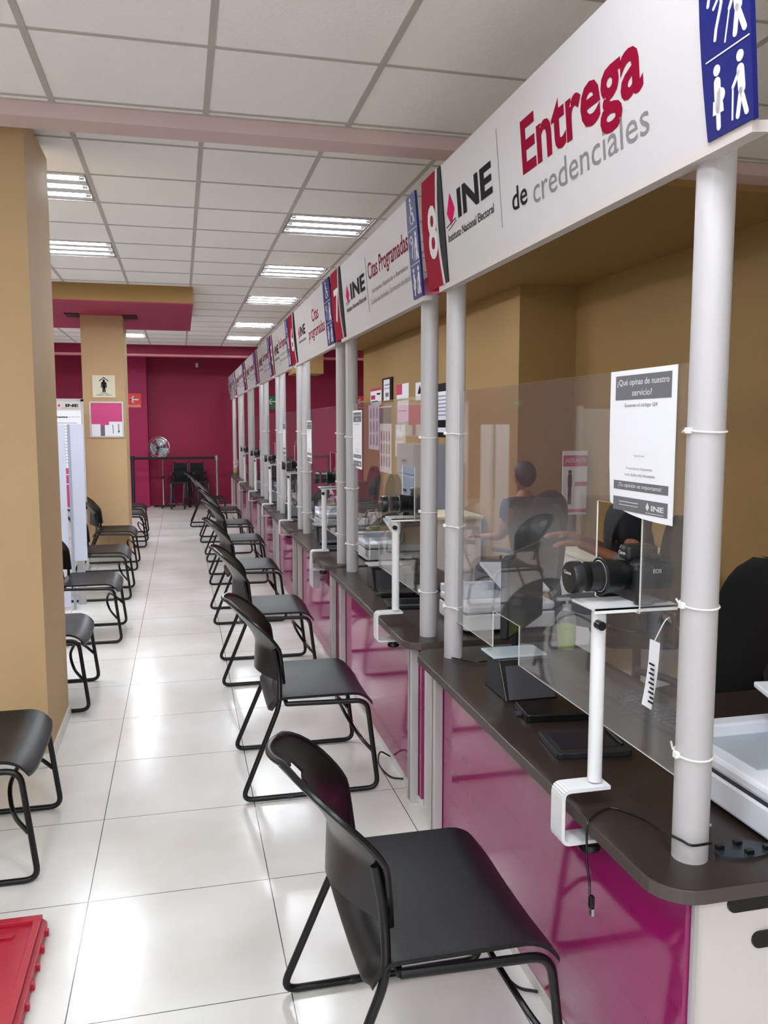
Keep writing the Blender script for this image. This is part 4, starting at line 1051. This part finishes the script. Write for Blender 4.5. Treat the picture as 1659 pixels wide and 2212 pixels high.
# ================================================================ FAR END
o = frame_obj('exit_sign', 'green evacuation sign with white arrow on the far magenta wall', 'sign', (1.78, 17.995, 2.02), (1, 0, 0), (0, 0, 1))
def arrow(o, W_, H_, m, wr):
    MB().box(0, W_, 0, H_, -.004, .004).build('board', m, o, world=False)
    a = MB(); cy = H_ * .58; a.stroke(W_ * .25, cy, W_ * .78, cy, H_ * .1, .004, .006)
    a.stroke(W_ * .24, cy, W_ * .45, cy + H_ * .2, H_ * .09, .004, .006); a.stroke(W_ * .24, cy, W_ * .45, cy - H_ * .2, H_ * .09, .004, .006)
    a.build('arrow', M_TXTW, o, world=False)
    if wr:
        b = MB(); add_text(b, wr, W_ * .06, H_ * .06, W_ * .94, H_ * .25, .0065, .02); b.build('writing', M_TXTW, o, world=False)
arrow(o, .28, .27, M_GREEN, None)
o = frame_obj('fire_sign', 'red sign with white arrow on the magenta pilaster beside the far pillar', 'sign', (-1.02, 17.615, 2.02), (1, 0, 0), (0, 0, 1)); arrow(o, .27, .29, M_REDSIGN, 'RUTA DE EVACUACIÓN')
o = frame_obj('fire_sign', 'red sign with white arrow glimpsed past the end of the tan wall', 'sign', (3.72, 17.995, 2.02), (1, 0, 0), (0, 0, 1)); arrow(o, .27, .29, M_REDSIGN, 'RUTA DE EVACUACIÓN')
o = frame_obj('exit_sign', 'green evacuation sign far left outside the frame, mirrored in the screens', 'sign', (-5.6, 17.995, 2.02), (1, 0, 0), (0, 0, 1)); arrow(o, .28, .27, M_GREEN, None)
tag(MB().box(.34, .40, 17.94, 17.999, 2.87, 2.96).build('motion_sensor', M_PVC, bevel=.008), 'small white sensor high on the far magenta wall', 'sensor')
# far pillar signs
o = frame_obj('pillar_sign', 'square cream sign with a black standing figure on the far pillar', 'sign', (-1.005, 10.595, 2.005), (1, 0, 0), (0, 0, 1))
MB().box(0, .26, 0, .262, -.006, .006).build('board', M_PAPERY, o, world=False)
a = MB(); person = None
a.disc(.13, .2, .014, .006, .0075); a.stroke(.13, .175, .13, .125, .04, .006, .0075); a.stroke(.105, .175, .102, .12, .011, .006, .0075); a.stroke(.155, .175, .158, .12, .011, .006, .0075)
a.stroke(.121, .12, .12, .065, .016, .006, .0075); a.stroke(.139, .12, .14, .065, .016, .006, .0075); a.stroke(.08, .195, .13, .235, .01, .006, .0075); a.stroke(.13, .235, .18, .195, .01, .006, .0075)
a.build('figure', M_TXTDK, o, world=False)
a = MB(); add_text(a, 'Zona de', .085, .043, .175, .055, .0076, .02); add_text(a, 'menor riesgo', .045, .02, .215, .035, .0076, .02); a.build('writing', M_TXTDK, o, world=False)
o = frame_obj('notice_board', 'framed pink notice board with white leaflets on the far pillar', 'notice board', (-1.05, 10.595, 1.525), (1, 0, 0), (0, 0, 1))
MB().box(0, .39, 0, .43, -.004, .006).build('backing', mat('board_pink', rgb(204, 62, 122), .5), o, world=False)
fr = MB().box(0, .39, 0, .018, .006, .018).box(0, .39, .412, .43, .006, .018).box(0, .018, .018, .412, .006, .018).box(.372, .39, .018, .412, .006, .018); fr.build('frame', M_ALU, o, world=False)
MB().box(.22, .372, .018, .19, .006, .009).box(.02, .12, .018, .16, .006, .009).box(.17, .22, .018, .15, .006, .009).build('leaflets', M_PAPER, o, world=False)
MB().stroke(.265, .05, .262, .15, .008, .009, .0105).stroke(.33, .06, .328, .16, .01, .009, .0105).disc(.33, .075, .012, .009, .0105).box(.13, .17, .018, .14, .006, .01).build('leaflet_print', M_PAPERG, o, world=False)
# INE poster stand left of the pillar
t = thing('information_stand', 'white information stand with document poster left of the far pillar', 'stand', (-1.31, 10.2, 0))
fr = MB(); X0, X1, Yp = -1.52, -1.075, 10.2
fr.box(X0, X0 + .03, Yp, Yp + .03, .0, 1.97).box(X1 - .03, X1, Yp, Yp + .03, .0, 1.97).box(X0, X1, Yp, Yp + .03, 1.945, 1.975).box(X0, X1, Yp, Yp + .03, .70, .73).build('frame', M_PVC, t)
MB().box(X0 + .03, X1 - .03, Yp + .006, Yp + .012, 1.84, 1.945).build('header', mat('header_grey', rgb(205, 200, 196), .5), t)
MB().box(X0 + .03, X1 - .03, Yp + .006, Yp + .012, 1.18, 1.84).build('document_sheet', M_PAPER, t)
MB().box(X0 + .03, X1 - .03, Yp + .006, Yp + .012, .73, 1.18).build('pink_sheet', mat('board_pink2', rgb(188, 48, 104), .5), t)
a = MB(); add_text(a, 'INE', -1.27, 1.88, -1.13, 1.915, 0, .05); a.box(-1.32, -1.13, 1.865, 1.868, -.001, 0)
add_text(a, 'Documentos', -1.47, 1.755, -1.25, 1.78, 0, .04); add_text(a, 'para tramitar tu credencial', -1.24, 1.76, -1.12, 1.775, 0, .0)
a.v = [(p[0], Yp + .005 + p[2] * .5, p[1]) for p in a.v]; a.build('writing', M_TXTDK, t)
a = MB()
for k in range(14): a.box(-1.47, -1.15, Yp + .004, Yp + .006, 1.24 + k * .035, 1.245 + k * .035)
a.build('document_lines', M_TXTGR, t)
lm = MB().prism([(-1.34, 1.88), (-1.325, 1.895), (-1.34, 1.915), (-1.355, 1.895)], 0, .001)
lm.v = [(p[0], Yp + .005 - p[2], p[1]) for p in lm.v]; lm.build('logo_mark', M_PINKLOGO, t)
MB().box(X0 + .03, X1 - .03, Yp + .004, Yp + .006, 1.10, 1.11).box(X0 + .03, X1 - .03, Yp + .004, Yp + .006, .99, 1.0).build('white_lines', M_PAPER, t)
for x in (X0 + .015, X1 - .015): MB().box(x - .02, x + .02, Yp - .15, Yp + .18, 0, .02).build('foot', M_PVC, t)
# lilac panels of a booth
t = thing('booth_panels', 'pair of tall pale lilac panels beside the left row of chairs', 'partition', (-1.0, 7.9, 0))
MB().box(-1.145, -1.0, 7.9, 7.912, .03, 1.68).build('left_panel', M_LILAC, t)
MB().box(-.955, -.845, 7.9, 7.912, .45, 1.68).build('right_panel', M_LILAC, t)
MB().box(-.978, -.955, 7.895, 7.93, 0, 1.68).build('aluminium_profile', M_STEELBLUE, t)
t = thing('white_post', 'short white round post with a black band behind the left chairs', 'post', (-1.02, 8.1, 0))
MB().cyl((-.93, 8.15, 0), (-.93, 8.15, .86), .035, 20).build('tube', M_PVC, t, smooth=True); MB().cyl((-.93, 8.15, .55), (-.93, 8.15, .62), .037, 20).build('band', M_BLACK2, t, smooth=True)
# grey partitions outside the frame at left, mirrored by the screens
for yy, lab in ((6.3, 'first two-tone grey partition outside the frame at left'), (8.3, 'second two-tone grey partition outside the frame at left')):
    t = thing('office_partition', lab, 'partition', (-2.2, yy, 0))
    MB().box(-2.9, -2.15, yy, yy + .05, .9, 1.85).build('upper_panel', M_GREYP, t); MB().box(-2.9, -2.15, yy, yy + .05, .05, .9).build('lower_panel', M_GREYD, t)
    MB().box(-2.15, -2.11, yy - .01, yy + .06, 0, 1.88).build('edge_profile', M_ALU, t)
    MB().box(-2.95, -2.11, yy - .01, yy + .06, 0, .05).build('base_rail', M_ALU, t)
# barrier posts with belt
def stanchion(x, y, m, lab):
    t = thing('barrier_post', lab, 'barrier post', (x, y, 0), group='barrier posts')
    MB().lathe([(0, 0), (.16, 0), (.16, .012), (.06, .03), (.03, .04), (0, .04)], (x, y, 0)).build('base', M_BLACK if m is M_BLACK else M_SILVER, t, smooth=True)
    MB().cyl((x, y, .03), (x, y, .98), .032 if m is M_BLACK else .025, 16).build('tube', m, t, smooth=True)
    MB().cyl((x, y, .98), (x, y, 1.07), .045, 16).build('head', m, t, smooth=True)
stanchion(-.93, 17.2, M_BLACK, 'black barrier post beside the far pillar')
stanchion(.70, 17.1, M_SILVER, 'silver barrier post right of the wheelchair')
tag(MB().box(-.89, .66, 17.14, 17.145, .995, 1.045).build('barrier_belt', M_CLOTH), 'black belt stretched between the two barrier posts', 'belt')
# floor fan
t = thing('pedestal_fan', 'silver pedestal fan with a round head before the magenta wall', 'fan', (-.40, 17.5, 0))
MB().cyl((-.36, 17.5, .04), (-.36, 17.5, .62), .022, 14).build('lower_pole', M_CHROME, t, smooth=True)
MB().cyl((-.36, 17.5, .6), (-.36, 17.5, 1.02), .013, 14).build('upper_pole', M_CHROME, t, smooth=True)
MB().cyl((-.36, 17.5, .59), (-.36, 17.5, .65), .03, 12).build('collar', M_BLACK, t, smooth=True)
for k in range(3):
    a = 2 * PI * k / 3 + .4
    MB().tube([(-.36, 17.5, .04), (-.36 + .24 * math.cos(a), 17.5 + .24 * math.sin(a), .02)], .018, 8).build('foot', M_BLACK, t, smooth=True)
MB().cyl((-.36, 17.55, 1.22), (-.40, 17.36, 1.22), .06, 16).build('motor', M_BLACK, t, smooth=True)
g = MB(); fc = Vector((-.42, 17.32, 1.23)); ax = Vector((-.25, -1, 0)).normalized(); ux = Vector((1, -.25, 0)).normalized(); uz = Vector((0, 0, 1))
for rr, dd in ((.215, 0), (.215, .03), (.17, .06), (.10, .085), (.19, -.05), (.1, -.08)):
    g.tube([fc + ax * dd + (ux * math.cos(2 * PI * k / 28) + uz * math.sin(2 * PI * k / 28)) * rr for k in range(28)], .004, 5, closed=True)
for k in range(20):
    a = 2 * PI * k / 20; dv = ux * math.cos(a) + uz * math.sin(a)
    g.tube([fc + ax * .095 + dv * .03, fc + ax * .085 + dv * .1, fc + ax * .06 + dv * .17, fc + dv * .215, fc - ax * .05 + dv * .19, fc - ax * .08 + dv * .1], .0022, 4)
g.build('cage', M_CHROME, t, smooth=True)
for q in range(3):
    bl = MB(); a0 = 2 * PI * q / 3 + .5
    def bf(u, v, a0=a0):
        a = a0 + u * 1.5; r = .03 + v * .155; return fc + (ux * math.cos(a) + uz * math.sin(a)) * r + ax * (.02 - .05 * u * v)
    bl.grid(bf, 8, 6); bl.build('blade', M_FANG, t, smooth=True)
MB().sphere(tuple(fc + ax * .07), .04, .03, .04, 12).build('hub', M_BLACK2, t, smooth=True)
# wheelchairs
def wheelchair(x, y, rz, lab):
    t = thing('wheelchair', lab, 'wheelchair', (x, y, 0), (0, 0, rz), 'wheelchairs by the far wall')
    for sg in (-1, 1):
        wl = MB().tube([(.05 + .29 * math.cos(2 * PI * k / 28), sg * .17, .30 + .29 * math.sin(2 * PI * k / 28)) for k in range(28)], .014, 6, closed=True).build('big_wheel', M_BLACK, t, smooth=True, world=False)
        sp = MB()
        for k in range(8): sp.tube([(.05, sg * .17, .30), (.05 + .28 * math.cos(PI * k / 4), sg * .17, .30 + .28 * math.sin(PI * k / 4))], .004, 4)
        sp.build('spokes', M_DARKGREY, wl, world=False)
        MB().tube([(-.38 + .09 * math.cos(2 * PI * k / 16), sg * .13, .1 + .09 * math.sin(2 * PI * k / 16)) for k in range(16)], .013, 6, closed=True).build('caster', M_BLACK, t, smooth=True, world=False)
        MB().tube(bent([(.3, sg * .14, .93), (.16, sg * .14, .90), (.14, sg * .14, .12), (-.36, sg * .14, .2), (-.36, sg * .14, .52), (.14, sg * .14, .52)], .04, 3), .012, 6).build('side_frame', M_DARKGREY, t, smooth=True, world=False)
        MB().box(-.25, .1, sg * .14 - .025, sg * .14 + .025, .68, .72).build('armrest', M_BLACK, t, world=False, bevel=.008)
        MB().tube([(-.36, sg * .12, .5), (-.52, sg * .12, .15)], .011, 6).build('leg_rest', M_DARKGREY, t, smooth=True, world=False)
        MB().box(-.62, -.48, sg * .08 - .06, sg * .08 + .06, .12, .14).build('footplate', M_DARKGREY, t, world=False)
    MB().box(-.32, .14, -.12, .12, .49, .53).build('seat', M_CLOTH, t, world=False, bevel=.01)
    MB().box(.13, .17, -.13, .13, .53, .90).build('backrest', M_CLOTH, t, world=False, bevel=.01)
wheelchair(-.03, 17.5, 1.45, 'black folded wheelchair parked by the far magenta wall, left one')
wheelchair(.34, 17.5, 1.75, 'black wheelchair parked nearer the silver barrier post')
# red crate lid at lower left
t = thing('red_crate', 'red plastic crate on the floor at the lower left edge', 'crate', (-.72, 2.55, 0))
c = MB(); c.prism([(-.98, 2.22), (-.50, 2.22), (-.468, 2.26), (-.468, 2.80), (-.50, 2.84), (-.98, 2.84)], .0, .035)
c.build('base', M_RED, t, bevel=.004)
MB().box(-.98, -.485, 2.24, 2.27, .035, .05).box(-.98, -.485, 2.79, 2.82, .035, .05).box(-.51, -.485, 2.27, 2.79, .035, .05).box(-.98, -.56, 2.72, 2.74, .035, .045).box(-.62, -.6, 2.62, 2.72, .035, .045).box(-.98, -.60, 2.45, 2.46, .035, .04).build('ribs', M_RED, t, bevel=.003)
MB().box(-.8, -.615, 2.55, 2.74, .036, .0375).build('label_sheet', M_PAPER, t)
for q in range(6): MB().box(-.468, -.458, 2.30 + q * .09, 2.315 + q * .09, .01, .03).build('clip', M_RED, t)
# cable hanging from the ceiling by the near pillar
o = MB().tube(smooth_path([(-1.0, 7.0, 3.16), (-1.01, 7.0, 3.0), (-1.03, 7.0, 2.75)], 5), .008, 6).build('hanging_cable', M_BLACK2, smooth=True)
tag(o, 'short black cable hanging from the ceiling right of the near pillar', 'cable')
